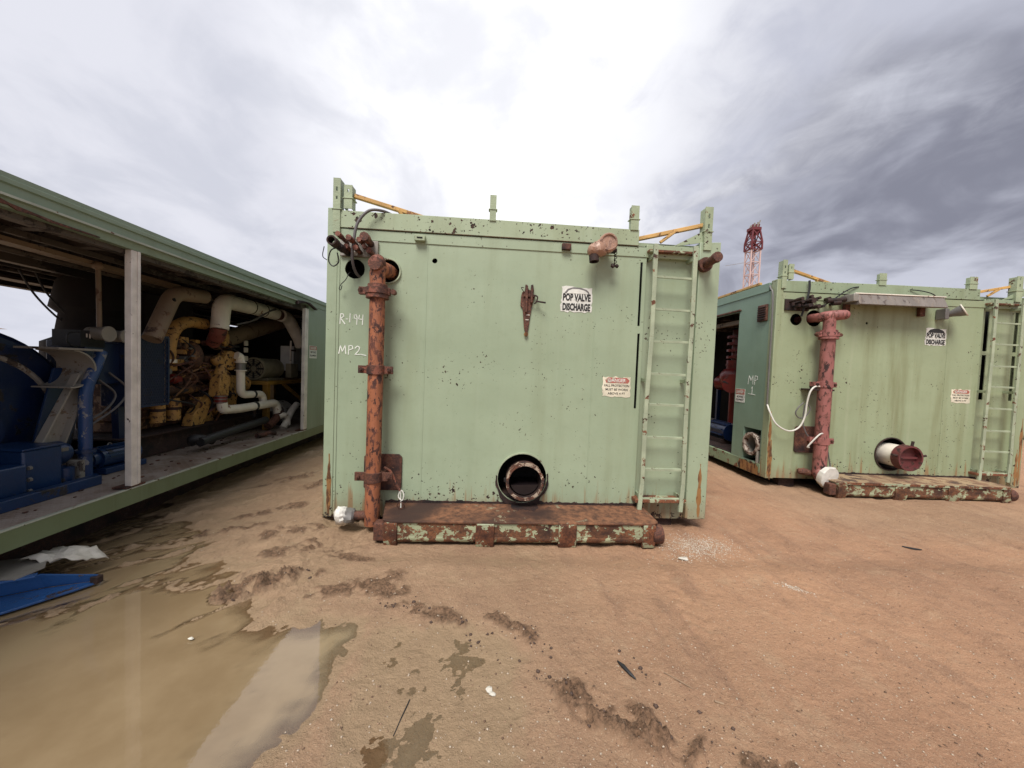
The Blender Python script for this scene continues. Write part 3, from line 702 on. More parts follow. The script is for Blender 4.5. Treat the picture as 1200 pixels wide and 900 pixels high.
    while x < 3.36: P_.append((x, .203 + rnd.uniform(0, .022) * rnd.random())); x += rnd.uniform(.015, .05)
    P_.append((3.36, .185)); T.part('rusted_joint', m.prism(P_, 'y', -.006, -.0005), DKRUST, smooth=False)
    # stand pipe
    if mid: sx, r0, MP_ = .553, .072, REDP
    else: sx, r0, MP_ = .69, .088, REDP2
    sy = -.185
    pipe = T.part('stand_pipe', MB().cyl((sx, sy, .03 if mid else .24), (sx, sy, 2.29), r0, 24), MP_)
    fl = MB().cyl((sx, sy, 2.235), (sx, sy, 2.275), r0 + .035, 20); fl.cyl((sx, sy, 2.275), (sx, sy, 2.335), r0 + .042, 20); fl.cyl((sx, sy, 2.335), (sx, sy, 2.37), r0 + .02, 20)
    for s_, l_ in ((-1, .17), (1, .12)): fl.box(sx + s_ * .05 - .0, sx + s_ * l_, sy - .03, sy + .03, 2.27, 2.34) if s_ > 0 else fl.box(sx - l_, sx - .05, sy - .03, sy + .03, 2.27, 2.34)
    o = T.part('union', fl, REDRUST if mid else MP_, .003, parent=pipe)
    for s_ in (-1, 1): T.part('wing_lug', MB().cyl((sx + s_ * (r0 + .08), sy - .03, 2.305), (sx + s_ * (r0 + .08), sy + .03, 2.305), .026, 8), RUST, parent=pipe)
    if mid:
        e = MB().tube(elbowed([(sx, sy, 2.37), (sx - .01, sy, 2.535), (.60, -.05, 2.545), (.62, .28, 2.55)], .07), .072, 20); T.part('elbow', e, MP_, parent=pipe)
        T.part('elbow_cap', MB().cyl((sx - .005, sy - .10, 2.55), (sx - .005, sy - .02, 2.55), .062, 16).ball((sx - .005, sy, 2.58), .078), REDRUST, parent=pipe)
        T.part('hole_collar', MB().hollow((.60, -.02, 2.55), (.60, .0, 2.55), .128, .115, 30, .01), G_LAD)
    else:
        e = MB().tube(elbowed([(sx, sy, 2.37), (sx, sy, 2.56)], .05), .078, 20); e.tube([(.58, .28, 2.58), (.60, -.05, 2.57), (.655, -.18, 2.575), (.76, -.22, 2.59), (.86, -.23, 2.60)], [.065, .065, .078, .078, .07], 20)
        e.ball((.865, -.23, 2.60), .071); T.part('tee', e, MP_, parent=pipe)
    clamp(T, pipe, sx, sy, 1.552 if mid else 1.565, r0, .165 if mid else .17, REDRUST if mid else MP_)
    clamp(T, pipe, sx + .005, sy, .505 if mid else .72, r0, .18, RUST if mid else MP_, .10)
    bx = (.41, .79, .315, .69) if mid else (.42, .77, .50, .91)
    T.part('backing_plate', MB().prism([(bx[0] + .03, bx[2]), (bx[1] - .03, bx[2]), (bx[1], bx[2] + .03), (bx[1], bx[3] - .03), (bx[1] - .03, bx[3]), (bx[0] + .03, bx[3]), (bx[0], bx[3] - .03), (bx[0], bx[2] + .03)], 'y', -.022, -.001), RUST, .004)
    # signs
    s = sign_plate(T, 'pop_valve_sign', 2.375, 2.70, 2.235, 2.49, SIGNW, seed=3)
    tri = MB().prism([(2.405, 2.425), (2.675, 2.425), (2.665, 2.448), (2.64, 2.468), (2.58, 2.488), (2.50, 2.49), (2.44, 2.47)], 'y', -.0045, -.003)
    T.part('sign_emblem', tri, SIGNK if not mid else STEEL, parent=s, smooth=False)
    if mid: T.part('sign_emblem', MB().prism([(2.43, 2.425), (2.66, 2.425), (2.65, 2.44), (2.62, 2.458), (2.56, 2.472), (2.49, 2.472), (2.45, 2.452)], 'y', -.0058, -.0045), SIGNW, parent=s, smooth=False)
    lettering(T, 'POP VALVE', 2.54, 2.385, -.005, .295, .078, SIGNK, s, .05)
    lettering(T, 'DISCHARGE', 2.54, 2.285, -.005, .295, .078, SIGNK, s, .05)
    s = sign_plate(T, 'danger_sign', 2.86, 3.165, 1.36, 1.57, SIGNW2, seed=9, rag=.01)
    T.part('danger_band', MB().prism([(2.90, 1.505), (3.135, 1.505), (3.15, 1.535), (3.12, 1.562), (2.92, 1.562), (2.885, 1.535)], 'y', -.0045, -.003), SIGNR, parent=s, smooth=False)
    lettering(T, 'DANGER', 3.015, 1.534, -.006, .19, .038, SIGNW, s, .02)
    for k, t_ in enumerate(('FALL PROTECTION', 'MUST BE WORN', 'ABOVE 4 FT')):
        lettering(T, t_, 3.013, 1.478 - .042 * k, -.005, (.27, .24, .19)[k], .024, SIGNK, s, .012)
    # small fittings along the header
    if mid:
        T.part('junction_box', MB().box(.86, .965, -.06, -.009, 2.855, 2.915), G_POST, .006); T.part('box_slot', MB().box(.885, .94, -.063, -.06, 2.878, 2.892), HOLE_SHADE)
        m = MB().box(2.355, 2.45, -.05, -.009, 2.86, 2.925); T.part('small_bracket', m, RUST, .006)
    # hose manifold
    o = T.part('hose_manifold', MB().box(.13, .50, -.03, -.001, 2.67, 2.835), GREYP if mid else DKRUST, .006)
    spots = [(.20, 2.80, .02), (.29, 2.78, .022), (.36, 2.79, .02), (.43, 2.80, .035), (.24, 2.72, .02), (.33, 2.71, .022), (.45, 2.70, .024), (.41, 2.73, .018)]
    for (x, z, r_) in spots:
        L_ = random.uniform(.12, .24); q = MB().cyl((x, -.03, z), (x, -.03 - L_ * .6, z + .004), r_, 10); q.cyl((x, -.03 - L_ * .55, z + .004), (x, -.03 - L_, z + .006), r_ * 1.25, 8)
        T.part('hose_stub', q, REDRUST if mid else DKRUST, parent=o)
    # knob pipe beside the ladder top
    kx, kz = (3.885, 2.79)
    if mid:
        m = MB().cyl((kx, -.014, kz), (kx, -.07, kz), .075, 16); m.cyl((kx, -.07, kz), (kx, -.22, kz + .015), .045, 14); m.cyl((kx, -.22, kz + .015), (kx, -.27, kz + .02), .052, 12)
        T.part('drain_stub', m, RUST, .003)
    # outlet
    cx, cz = (2.06, .455) if mid else (1.985, .515)
    T.part('outlet_collar', MB().hollow((2.04 if mid else 1.97, -.016, .465 if mid else .52), (2.04 if mid else 1.97, .012, .465 if mid else .52), .272 if mid else .262, .258 if mid else .248, 40), G_LAD if mid else DKRUST)
    if mid:
        o = T.part('outlet_pipe', MB().hollow((cx, -.10, cz), (cx, .29, cz), .185, .166, 32), DKRUST)
        T.part('outlet_rim', MB().hollow((cx, -.125, cz), (cx, -.02, cz), .196, .168, 32, .014), worn('flaking_rim', (.46, .36, .27), .66, ((.02, .012, .01), (.17, .06, .03)), scale=14), parent=o)
        T.part('outlet_residue', MB().prism([(2.06 + .15 * math.cos(R(a)), .455 + .15 * math.sin(R(a))) for a in range(200, 345, 12)], 'y', -.06, .25), plain('tar', (.012, .008, .009), .35), parent=o)
        T.part('outlet_shade_disc', MB().cyl((cx, .24, cz), (cx, .28, cz), .165, 24), HOLE_SHADE, parent=o)  # black disc painting the dark inside of the open pipe
        rnd = random.Random(8); A_ = list(range(175, 372, 7)); cz_ = .465
        P_ = [(2.04 + .262 * math.cos(R(q_)), cz_ + .262 * math.sin(R(q_))) for q_ in A_] + [(2.04 + (.275 + .05 * abs(math.sin(R(q_ * 1.0))) * rnd.uniform(.1, 1.5)) * math.cos(R(q_)), max(.187, cz_ + (.275 + .05 * abs(math.sin(R(q_))) * rnd.uniform(.1, 1.5)) * math.sin(R(q_)))) for q_ in A_[::-1]]
        T.part('tar_drip', MB().plate(P_, [], 'y', -.0172, -.0005), DKRUST, smooth=False)
        P_ = [(1.93 + .02 * k, -.12 - rnd.uniform(0, .16) * math.sin(math.pi * k / 14)) for k in range(15)] + [(2.21, -.004), (1.93, -.004)]
        T.part('tar_stain', MB().plate(P_, [], 'z', .1835, .1855), DKRUST, smooth=False)
        T.part('outlet_flange_ear', MB().box(cx - .215, cx - .17, -.08, -.05, .44, .48).box(cx + .17, cx + .215, -.08, -.05, .44, .48), DKRUST, .004, parent=o)
    else:
        o = T.part('outlet_pipe', MB().hollow((cx, -.16, cz), (cx, .29, cz), .17, .155, 32), WPIPE)
        T.part('outlet_cap', MB().hollow((cx, -.28, cz), (cx, -.16, cz), .19, .165, 32).cyl((cx, -.20, cz), (cx, -.18, cz), .165, 32).box(cx - .16, cx + .16, -.23, -.20, cz - .015, cz + .015), worn('cap_oxblood', (.13, .03, .03), .4, ((.02, .01, .01), (.10, .03, .02)), scale=12), parent=o)
        for a in (10, 80, 170): T.part('cap_lug', MB().cyl((cx + .18 * math.cos(R(a)), -.25, cz + .18 * math.sin(R(a))), (cx + .26 * math.cos(R(a)), -.25, cz + .26 * math.sin(R(a))), .018, 8), DKRUST, parent=o)
    # rust runs on the posts
    def run(x, z0, z1, wd, seed):
        rnd = random.Random(seed); L_, R_ = [], []; n = 14
        for k in range(n + 1):
            t = k / n; ww = wd * (.25 + .75 * math.sin(math.pi * min(1, t * 1.15)) ** .5) * rnd.uniform(.5, 1.1)
            L_.append((x - ww * .5 + rnd.uniform(-.004, .004), z0 + (z1 - z0) * t)); R_.append((x + ww * .5, z0 + (z1 - z0) * t))
        T.part('rust_run', MB().prism(L_ + R_[::-1], 'y', -.0155, -.0125), RUSTSTAIN, smooth=False)
    run(.062, .06, .68, .05, 2); run(3.985, .07, .66, .055, 5)
    if not mid: run(.03, .10, 1.12, .055, 6); run(4.03, .1, 1.15, .06, 7)
    return lad, pipe

T1 = Thing('pump_container', 'middle pale green container with chalk MP2 and an open black pipe outlet low down', 'container', FC)
pump_container(T1, 'mid')
# chalk writing on the middle container: R-194 and MP2
def chalk(T, strokes, axis='y', t0=-.0035, t1=-.0005, w=.007, parent=None, name='chalk_writing'):
    mb = MB()
    for s in strokes: stroke(mb, s, w, t0, t1, axis)
    return T.part(name, mb, CHALK, smooth=False)
chalk(T1, [[(.135, 2.0), (.14, 2.10)], [(.14, 2.10), (.165, 2.098), (.172, 2.075), (.142, 2.055)], [(.142, 2.055), (.185, 2.0)], [(.195, 2.05), (.212, 2.05)],
           [(.232, 2.02), (.234, 2.105)], [(.300, 2.055), (.278, 2.06), (.274, 2.09), (.295, 2.098), (.303, 2.07), (.300, 2.0)],
           [(.325, 2.095), (.32, 2.055), (.362, 2.053)], [(.360, 2.10), (.356, 2.0)]], w=.0085)
chalk(T1, [[(.13, 1.70), (.145, 1.78), (.165, 1.72), (.19, 1.785), (.2, 1.70)], [(.225, 1.695), (.23, 1.785), (.262, 1.782), (.268, 1.755), (.232, 1.74)],
           [(.29, 1.76), (.31, 1.782), (.335, 1.77), (.325, 1.735), (.29, 1.695), (.35, 1.70), (.40, 1.69)]], w=.0085)
# torn rusty flap
P_ = [(1.955, 2.37), (1.965, 2.41), (1.99, 2.42), (1.995, 2.49), (2.015, 2.485), (2.03, 2.44), (2.05, 2.43), (2.06, 2.485), (2.075, 2.495), (2.085, 2.43), (2.08, 2.39), (2.10, 2.37),
      (2.085, 2.33), (2.07, 2.27), (2.055, 2.16), (2.045, 2.05), (2.03, 1.97), (2.01, 1.99), (1.995, 2.05), (1.985, 2.15), (1.975, 2.24), (1.95, 2.27)]
fo = T1.part('torn_bracket', MB().prism(P_, 'y', -.02, -.001), RUST, .004, label='rusty torn bracket hanging flat against the wall')
T1.part('bracket_bar', MB().box(1.998, 2.02, -.05, -.02, 2.20, 2.47).box(2.05, 2.072, -.055, -.02, 2.30, 2.48).box(1.975, 2.09, -.035, -.02, 2.36, 2.385), RUST, .004, parent=fo)
T1.part('bracket_wire', MB().tube(catmull([(2.09, -.03, 2.38), (2.12, -.05, 2.36), (2.11, -.05, 2.31), (2.09, -.04, 2.29)]), .008, 6), DKRUST, parent=fo)
T1.part('bracket_wire', MB().tube(catmull([(1.985, -.03, 2.40), (1.95, -.05, 2.445), (1.975, -.04, 2.45)]), .004, 6), DKRUST, parent=fo)
T1.part('bracket_rod', MB().cyl((2.115, -.05, 2.315), (2.20, -.09, 2.298), .009, 8), DKRUST, parent=fo)
T1.part('bracket_pin', MB().cyl((2.02, -.025, 2.0), (2.02, -.02, 1.96), .014, 8).torus((2.02, -.022, 1.975), (0, 1, 0), .017, .006, 14, 6), RUSTSTAIN, parent=fo)
T1.part('bracket_pin', MB().box(2.015, 2.05, -.024, -.0205, 2.172, 2.18).box(2.008, 2.04, -.024, -.0205, 2.122, 2.13), WPIPE, parent=fo)
# relief valve wrapped in foil
m = MB().cyl((2.79, -.009, 2.895), (2.79, -.06, 2.895), .055, 18)
va = T1.part('pop_valve', m, RUST)
m = MB().tube([(2.79, -.06, 2.89), (2.79, -.12, 2.895), (2.79, -.19, 2.905), (2.79, -.21, 2.906)], [.06, .085, .095, .08], 18, jit=.03); T1.part('valve_cap', m, COPPER, parent=va, angle=25)
T1.part('valve_cap_ring', MB().torus((2.79, -.205, 2.906), (0, 1, .08), .078, .012, 22, 6), COPPER, parent=va)
m = MB().tube(catmull([(2.77, -.12, 2.88), (2.70, -.15, 2.845), (2.645, -.16, 2.835), (2.60, -.15, 2.85)], 4), [.07, .08, .085, .083, .08, .078, .075, .07, .068, .066, .06, .05, .03], 14, jit=.07); T1.part('valve_body', m, COPPER, parent=va, angle=25)
T1.part('valve_outlet', MB().hollow((2.655, -.16, 2.80), (2.66, -.17, 2.715), .048, .034, 16), DKRUST, parent=va)
m = MB(); 
for k in range(7): m.torus((2.885 + .01 * (k % 2), -.12, 2.85 - .022 * k), (1, k % 2, 0), .012, .004, 10, 5)
m.ball((2.87, -.12, 2.70), .022, jit=.15); m.ball((2.91, -.12, 2.70), .02, jit=.15); m.box(2.84, 2.90, -.14, -.06, 2.84, 2.87)
T1.part('valve_chain', m, DKRUST, parent=va)
# hoses and cables at the left corner
T1.part('drain_hose', MB().cyl((.215, -.03, 2.69), (.212, -.33, 2.69), .026, 12).cyl((.214, -.18, 2.69), (.212, -.27, 2.69), .036, 12).hollow((.212, -.33, 2.69), (.212, -.43, 2.692), .043, .03, 16), DKRUST)
T1.part('grey_cable', MB().tube(catmull([(.60, .1, 3.15), (.53, -.04, 3.13), (.42, -.09, 3.10), (.33, -.12, 2.97), (.30, -.13, 2.80), (.285, -.12, 2.62), (.30, -.04, 2.50), (.34, .08, 2.47)], 8), .014, 10), GREYC)
T1.part('thin_cable', MB().tube(catmull([(.24, .05, 2.52), (.24, -.06, 2.50), (.21, -.07, 2.43), (.16, -.06, 2.38), (.14, -.05, 2.34), (.155, -.05, 2.33), (.17, -.06, 2.37)], 6), .004, 6), BLACK)
T1.part('thin_cable', MB().tube(catmull([(.25, -.33, 2.66), (.16, -.3, 2.64), (.13, -.28, 2.55), (.17, -.28, 2.50), (.22, -.28, 2.54), (.215, -.3, 2.62)], 6), .006, 6), BLACK)
T1.part('thin_cable', MB().tube(catmull([(.14, -.40, 2.64), (.12, -.38, 2.56), (.15, -.36, 2.53)], 6), .004, 6), BLACK)
# wrapped valve end at the foot of the stand pipe
wr = T1.part('drain_branch', MB().cyl((.53, -.185, .12), (.36, -.185, .115), .045, 14), RUST)
m = MB().tube([(.39, -.185, .115), (.375, -.185, .115), (.335, -.185, .11), (.30, -.185, .112), (.292, -.185, .112)], [.05, .07, .075, .066, .04], 18, jit=.16)
T1.part('grey_wrap', m, STEEL, parent=wr, angle=20)
m = MB().tube([(.315, -.185, .12), (.30, -.185, .12), (.27, -.185, .11), (.225, -.185, .115), (.212, -.185, .11)], [.05, .08, .088, .082, .05], 24, jit=.14)
T1.part('white_wrap', m, WPLAS, parent=wr, angle=18)
T1.part('dangling_strap', MB().tube(catmull([(.66, -.19, .60), (.72, -.17, .55), (.77, -.16, .43), (.81, -.16, .36)], 6), .011, 8), REDRUST)
T1.part('dangling_wire', MB().tube(catmull([(.81, -.16, .36), (.80, -.17, .30), (.84, -.18, .27), (.85, -.17, .33), (.82, -.16, .36), (.825, -.17, .24), (.83, -.19, .20)], 6), .006, 6), WCABLE)
T1.part('dangling_wire', MB().torus((.83, -.2, .225), (0, 1, .3), .035, .005, 16, 5), RUST)

# ---- the right container: open side with a recess, work light, horn, white cable
T2 = Thing('pump_container', 'right olive green container with long work light, capped white pipe outlet and looping white cable', 'container', FR)
pump_container(T2, 'right')
OP0, OP1 = .86, 5.4
m = MB().plate([(.12, .10), (OP0, .10), (OP0, 2.77), (OP1, 2.77), (OP1, .1), (9.5, .1), (9.5, 2.985), (.12, 2.985)], [rect(.14, .56, .27, .80)], 'x', .002, .03)
T2.part('side_wall', m, G_RS, smooth=False)
T2.part('side_wall', MB().plate([(.12, .10), (OP0, .10), (OP0, 2.7), (OP1, 2.7), (OP1, .1), (9.5, .1), (9.5, 2.985), (.12, 2.985)], [], 'x', 4.04, 4.067), G_RS, smooth=False)
T2.part('sill_beam', MB().box(-.004, .08, .12, 9.5, .075, .26), worn('sill_olive', (.22, .29, .18), .38, scale=7), .004)
T2.part('drip_rail', MB().box(-.03, .001, OP0 - .05, OP1, 2.785, 2.80).box(-.02, .0, OP0 - .03, OP0 + 1.6, 2.80, 2.815), RUST, .003)
T2.part('roof_side_beam', MB().box(-.012, .0, .16, 9.4, 2.99, 3.005), G_RS)
T2.part('door_jamb', MB().box(.03, .08, OP0 - .04, OP0, .26, 2.77), G_RS, .004)
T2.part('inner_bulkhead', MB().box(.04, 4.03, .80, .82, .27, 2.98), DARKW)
T2.part('inner_ceiling', MB().box(.06, 4.0, .83, 9.4, 2.93, 2.97), LINING)
for k in range(5): T2.part('ceiling_beam', MB().box(.05, 4.02, 1.1 + k * .9, 1.18 + k * .9, 2.80, 2.93), LINING, .004)
T2.part('inner_beam', MB().box(.25, .33, .83, 5.4, 2.62, 2.70), TANPIPE, .004)
# recess with the second outlet
rc = T2.part('outlet_recess', MB().box(.03, .36, .125, .14, .26, .81).box(.03, .36, .56, .575, .26, .81).box(.345, .36, .14, .56, .27, .80).box(.03, .345, .14, .56, .80, .81).box(.03, .345, .14, .56, .255, .27), G_RS)
m = MB().hollow((.33, .36, .545), (.02, .36, .545), .165, .145, 28); o = T2.part('side_outlet', m, GREYP)
T2.part('outlet_rim', MB().hollow((.05, .36, .545), (-.02, .36, .545), .185, .145, 28, .02), worn('rim_worn', (.45, .38, .32), .5, ((.03, .015, .01), (.16, .07, .04)), scale=15), parent=o)
T2.part('outlet_shade_disc', MB().cyl((.20, .36, .545), (.24, .36, .545), .145, 24), HOLE_SHADE, parent=o)  # black disc again, for the dark bore of the side outlet
T2.part('outlet_stay', MB().box(-.01, .03, .185, .215, .26, .45), GREYP, .003)
T2.part('rust_run', MB().prism([(.16, .08), (.62, .08), (.66, .17), (.6, .235), (.5, .25), (.34, .22), (.22, .25), (.15, .2)], 'x', -.0065, -.0045), RUSTSTAIN, smooth=False)
T2.part('vent_box', MB().box(-.03, .0015, .15, .36, 2.53, 2.79), RUST, .008)
for k in range(6): T2.part('vent_slat', MB().box(-.045, -.028, .17, .34, 2.56 + k * .036, 2.575 + k * .036), DKRUST, .003)
s = T2.part('danger_sign', MB().prism(rect(.585, .83, 1.20, 1.43), 'x', -.003, .0018), SIGNW, smooth=False)
T2.part('danger_band', MB().prism(rect(.59, .825, 1.335, 1.425), 'x', -.0045, -.003), SIGNR, parent=s, smooth=False)
SIDE = (R(90), 0, R(-90))
lettering(T2, 'DANGER', .708, 1.38, -.006, .19, .05, SIGNW, s, .02, frame_rot=SIDE)
lettering(T2, 'MOVING', .708, 1.295, -.005, .16, .035, SIGNK, s, .02, frame_rot=SIDE)
lettering(T2, 'EQUIPMENT', .708, 1.24, -.005, .2, .035, SIGNK, s, .02, frame_rot=SIDE)
chalk(T2, [[(.52, 1.52), (.50, 1.66), (.45, 1.58), (.41, 1.66), (.40, 1.52)], [(.36, 1.52), (.355, 1.66), (.30, 1.65), (.30, 1.60), (.35, 1.58)], [(.43, 1.45), (.41, 1.48), (.41, 1.36)], [(.50, 1.36), (.33, 1.35)]], 'x', -.003, -.0005, .009)
# cable running down the corner, white cable loop
T2.part('corner_conduit', MB().tube(catmull([(.05, .25, 3.13), (-.02, .10, 3.02), (-.025, .03, 2.8), (-.022, .02, 1.6), (-.02, .02, 1.2)], 6), .012, 8), STEEL)
T2.part('white_cable', MB().tube(catmull([(-.03, .0, 1.22), (-.03, -.06, 1.12), (.02, -.12, .96), (.13, -.15, .87), (.25, -.16, .85), (.36, -.17, .92), (.42, -.18, 1.08), (.43, -.19, 1.28), (.46, -.2, 1.45), (.53, -.2, 1.53), (.62, -.2, 1.53)], 8), .012, 8), WCABLE)
T2.part('loose_cable', MB().tube(catmull([(.42, -.14, 1.28), (.34, -.15, 1.21), (.30, -.15, 1.12), (.36, -.15, 1.05), (.46, -.15, 1.08), (.52, -.15, 1.2), (.44, -.15, 1.25), (.42, -.15, 1.0), (.46, -.16, .85), (.5, -.17, .78)], 6), .009, 6), GREYC)
T2.part('loose_cable', MB().tube(catmull([(.50, -.2, .62), (.46, -.22, .63), (.52, -.25, .74), (.60, -.26, .83), (.66, -.25, .84)], 6), .011, 6), WCABLE)
T2.part('loose_cable', MB().tube(catmull([(.76, -.17, .78), (.80, -.18, .6), (.84, -.2, .35), (.82, -.26, .2)], 6), .009, 6), GREYC)
T2.part('clamp_shelf', MB().box(.47, .83, -.20, -.005, 1.47, 1.495), DKRUST, .004)
# capped end of the stand pipe
m = MB().cyl((.69, -.185, .26), (.70, -.27, .16), .10, 16); wc = T2.part('pipe_end', m, REDP2)
m = MB().tube([(.72, -.24, .22), (.735, -.30, .20), (.74, -.325, .195), (.742, -.335, .194)], [.145, .165, .155, .12], 18, jit=.05); T2.part('white_cap', m, WPLAS, parent=wc, angle=25)
T2.part('red_patch', MB().prism([(.64, .17), (.66, .25), (.69, .28), (.70, .22), (.68, .15)], 'y', -.345, -.30), REDP2, parent=wc)
for k in range(5): T2.part('frayed_tie', MB().tube(catmull([(.72, -.28, .08), (.70 + .02 * k, -.30, .03), (.66 + .035 * k, -.32, -.0 + .01 * (k % 2))], 4), .008, 5), WPLAS if k % 2 else DKRUST, parent=wc)
T2.part('crushed_fitting', MB().tube(catmull([(.46, -.06, .22), (.52, -.08, .225), (.60, -.09, .215), (.66, -.1, .2)], 4), [.03, .045, .05, .045, .05, .05, .045, .048, .05, .048, .045, .04, .03], 10, jit=.12), RUST, angle=20)
# work light, horn, clutter along the header
lt = T2.part('work_light', MB().prism([(-.02, 2.94), (-.22, 2.92), (-.285, 2.76), (-.26, 2.75), (-.02, 2.80)], 'x', 1.03, 2.36), GALV, .004)
T2.part('light_lip', MB().box(1.01, 2.38, -.235, -.205, 2.915, 2.932), WPIPE, .003, parent=lt)
for x in (1.35, 1.75, 2.1): T2.part('lip_screw', MB().cyl((x, -.2, 2.905), (x, -.2, 2.925), .012, 8), RUST, parent=lt)
T2.part('light_end', MB().box(.96, 1.03, -.26, -.05, 2.80, 2.91), GREYP, .008, parent=lt)
T2.part('light_gland', MB().cyl((.70, -.10, 2.82), (.95, -.14, 2.845), .035, 12).cyl((.78, -.11, 2.79), (.88, -.13, 2.80), .04, 10), DKRUST, parent=lt)
for x in (1.03, 2.2): T2.part('light_bracket', MB().box(x, x + .08, -.06, -.009, 2.66, 2.80), RUST, .005, parent=lt)
hn = T2.part('horn', MB().cyl((2.58, -.01, 2.70), (2.60, -.10, 2.70), .05, 14), STEEL, .003)
T2.part('horn_bell', MB().tube([(2.60, -.09, 2.70), (2.62, -.12, 2.71), (2.66, -.17, 2.73), (2.69, -.21, 2.75)], [.045, .05, .075, .09], 20, cap=False), STEEL, parent=hn)
T2.part('horn_mouth', MB().torus((2.69, -.21, 2.75), (.5, -.7, .4), .09, .010, 24, 6), WPIPE, parent=hn)
T2.part('horn_bracket', MB().box(2.50, 2.56, -.14, -.01, 2.62, 2.78), STEEL, .006, parent=hn)
T2.part('thin_cable', MB().tube(catmull([(2.05, -.03, 3.06), (2.2, -.06, 3.04), (2.36, -.08, 2.99), (2.48, -.05, 2.90)], 6), .008, 6), BLACK)
T2.part('thin_cable', MB().tube(catmull([(.64, -.06, 2.72), (.78, -.08, 2.82), (.95, -.08, 2.95), (1.12, -.05, 3.04), (1.25, -.02, 3.07)], 6), .009, 6), BLACK)
T2.part('thin_cable', MB().tube(catmull([(.45, -.06, 3.12), (.44, -.08, 2.98), (.40, -.09, 2.8), (.36, -.06, 2.58)], 6), .016, 6), BLACK)
for (x, z) in ((.55, 2.83), (.60, 2.86), (.66, 2.74), (.48, 2.88), (.75, 2.86), (.84, 2.79)): T2.part('hose_stub', MB().cyl((x, -.001, z), (x, -.10, z + .004), .022, 10), DKRUST)
for (x, y0) in ((2.55, -.47),): T2.part('tread_edge', MB().box(.80, 3.27, -.476, -.468, .150, .184), G_EDGE, .002)

# things standing in the right container, seen through its open side
V = Thing('wellhead_valve', 'dark red flanged valve assembly inside the open side of the right container', 'valve', FR, (.75, 1.95, .27))
cx, cy = .75, 2.05
m = MB().cyl((cx, cy, .27), (cx, cy, .5), .22, 20); V.part('foot', m, VALR)
V.part('column', MB().cyl((cx, cy, .5), (cx, cy, 2.62), .095, 20), VALR)
V.part('body', MB().ball((cx, cy, 1.62), .30, 20, 12, (1, 1, .8)), VALR)
V.part('body_neck', MB().cyl((cx, cy, 1.5), (cx, cy, 1.98), .18, 20), VALR)
V.part('side_branch', MB().cyl((cx, cy, 1.50), (cx - .28, cy - .36, 1.50), .155, 20).cyl((cx, cy, 1.5), (cx - .1, cy + .4, 1.5), .15, 20), VALR)
V.part('branch_flange', MB().cyl((cx - .25, cy - .33, 1.50), (cx - .30, cy - .39, 1.50), .19, 20), VALR)
for z in (1.86, 2.02, 2.16, 2.30, 2.44): V.part('flange', MB().cyl((cx, cy, z), (cx, cy, z + .05), .19, 20), VALR)
V.part('handwheel', MB().torus((cx - .05, cy - .25, 2.09), (0, 1, 0), .13, .016, 20, 6), VALR)
V.part('valve_bonnet', MB().cyl((cx, cy, 2.09), (cx - .05, cy - .25, 2.09), .07, 12), VALR)
Bf = Thing('equipment_rack', 'blue steel rack behind the red valve in the right container', 'rack', FR, (1.0, 2.1, .27))
Bf.part('panel', MB().box(.95, 1.0, 1.55, 2.15, .72, 1.32), BLUE, .004)
for y in (1.5, 2.2, 2.9): Bf.part('post', MB().box(.9, .98, y, y + .07, .27, 1.4), BLUE, .004)
Bf.part('rail', MB().box(.9, .98, 1.5, 2.97, 1.36, 1.44), BLUED, .004)
Pm = Thing('drive_motor', 'dark grey electric motor on the floor under the blue rack', 'motor', FR, (.55, 2.2, .27))
Pm.part('body', MB().cyl((.55, 1.75, .50), (.55, 2.45, .50), .17, 20), BLUED)
Pm.part('fan_cover', MB().cyl((.55, 2.46, .50), (.55, 2.62, .50), .21, 20), GREYC)
Pm.part('foot', MB().box(.38, .72, 1.8, 2.5, .27, .36), DKRUST, .004)
for k in range(10): Pm.part('cooling_fin', MB().box(.54, .56, 1.8, 2.4, .66, .70) if k == 0 else MB().box(-.01, .01, -.3, .3, .165, .20, Matrix.Translation((.55, 2.1, .50)) @ Matrix.Rotation(R(36 * k), 4, 'Y')), BLUED, parent=None)
T2.part('dark_backdrop', MB().box(1.9, 1.93, .83, 5.4, .27, 2.0).box(1.9, 1.93, .83, 2.9, 2.45, 2.93).box(1.9, 1.93, 3.7, 5.4, 2.0, 2.93), DARKW)  # added black backdrop with gaps, standing in for the dim interior

# ------------------------------------------------------------------ the left container, open along its side
T3 = Thing('engine_container', 'left long green container open at the side, white posts and dark roof lining, machinery inside', 'container', FL)
Y0, Y1, XW = -3.6, 8.5, -3.05
def fascia(x, s=1):
    return [(x - s * .05, 2.49), (x + s * .004, 2.492), (x + s * .012, 2.545), (x + s * .034, 2.553), (x + s * .034, 2.566), (x + s * .006, 2.575), (x + s * .006, 2.632), (x + s * .02, 2.640), (x + s * .02, 2.668), (x + s * .008, 2.674), (x + s * .008, 2.705), (x - s * .05, 2.712)]
def fprism(x, y0, y1, s=1): return MB().prism(fascia(x, s), 'y', y0, y1)
T3.part('fascia', fprism(0, Y0, 2.62), G_L, smooth=False)
T3.part('fascia', MB().prism([(-.05, 2.55), (.004, 2.556), (.006, 2.632), (.02, 2.640), (.02, 2.668), (.008, 2.674), (.008, 2.705), (-.05, 2.712)], 'y', 2.622, Y1), G_L, smooth=False)
T3.part('torn_flashing', MB().prism([(2.60, 2.50), (2.75, 2.575), (3.0, 2.56), (3.25, 2.50), (3.27, 2.515), (3.0, 2.585), (2.62, 2.56)], 'x', .008, .05), DKRUST, smooth=False)
T3.part('fascia_lip', MB().box(.0345, .039, -3.5, 2.61, 2.552, 2.567), worn('lip_pale', (.42, .46, .38), .2, scale=12), smooth=False)
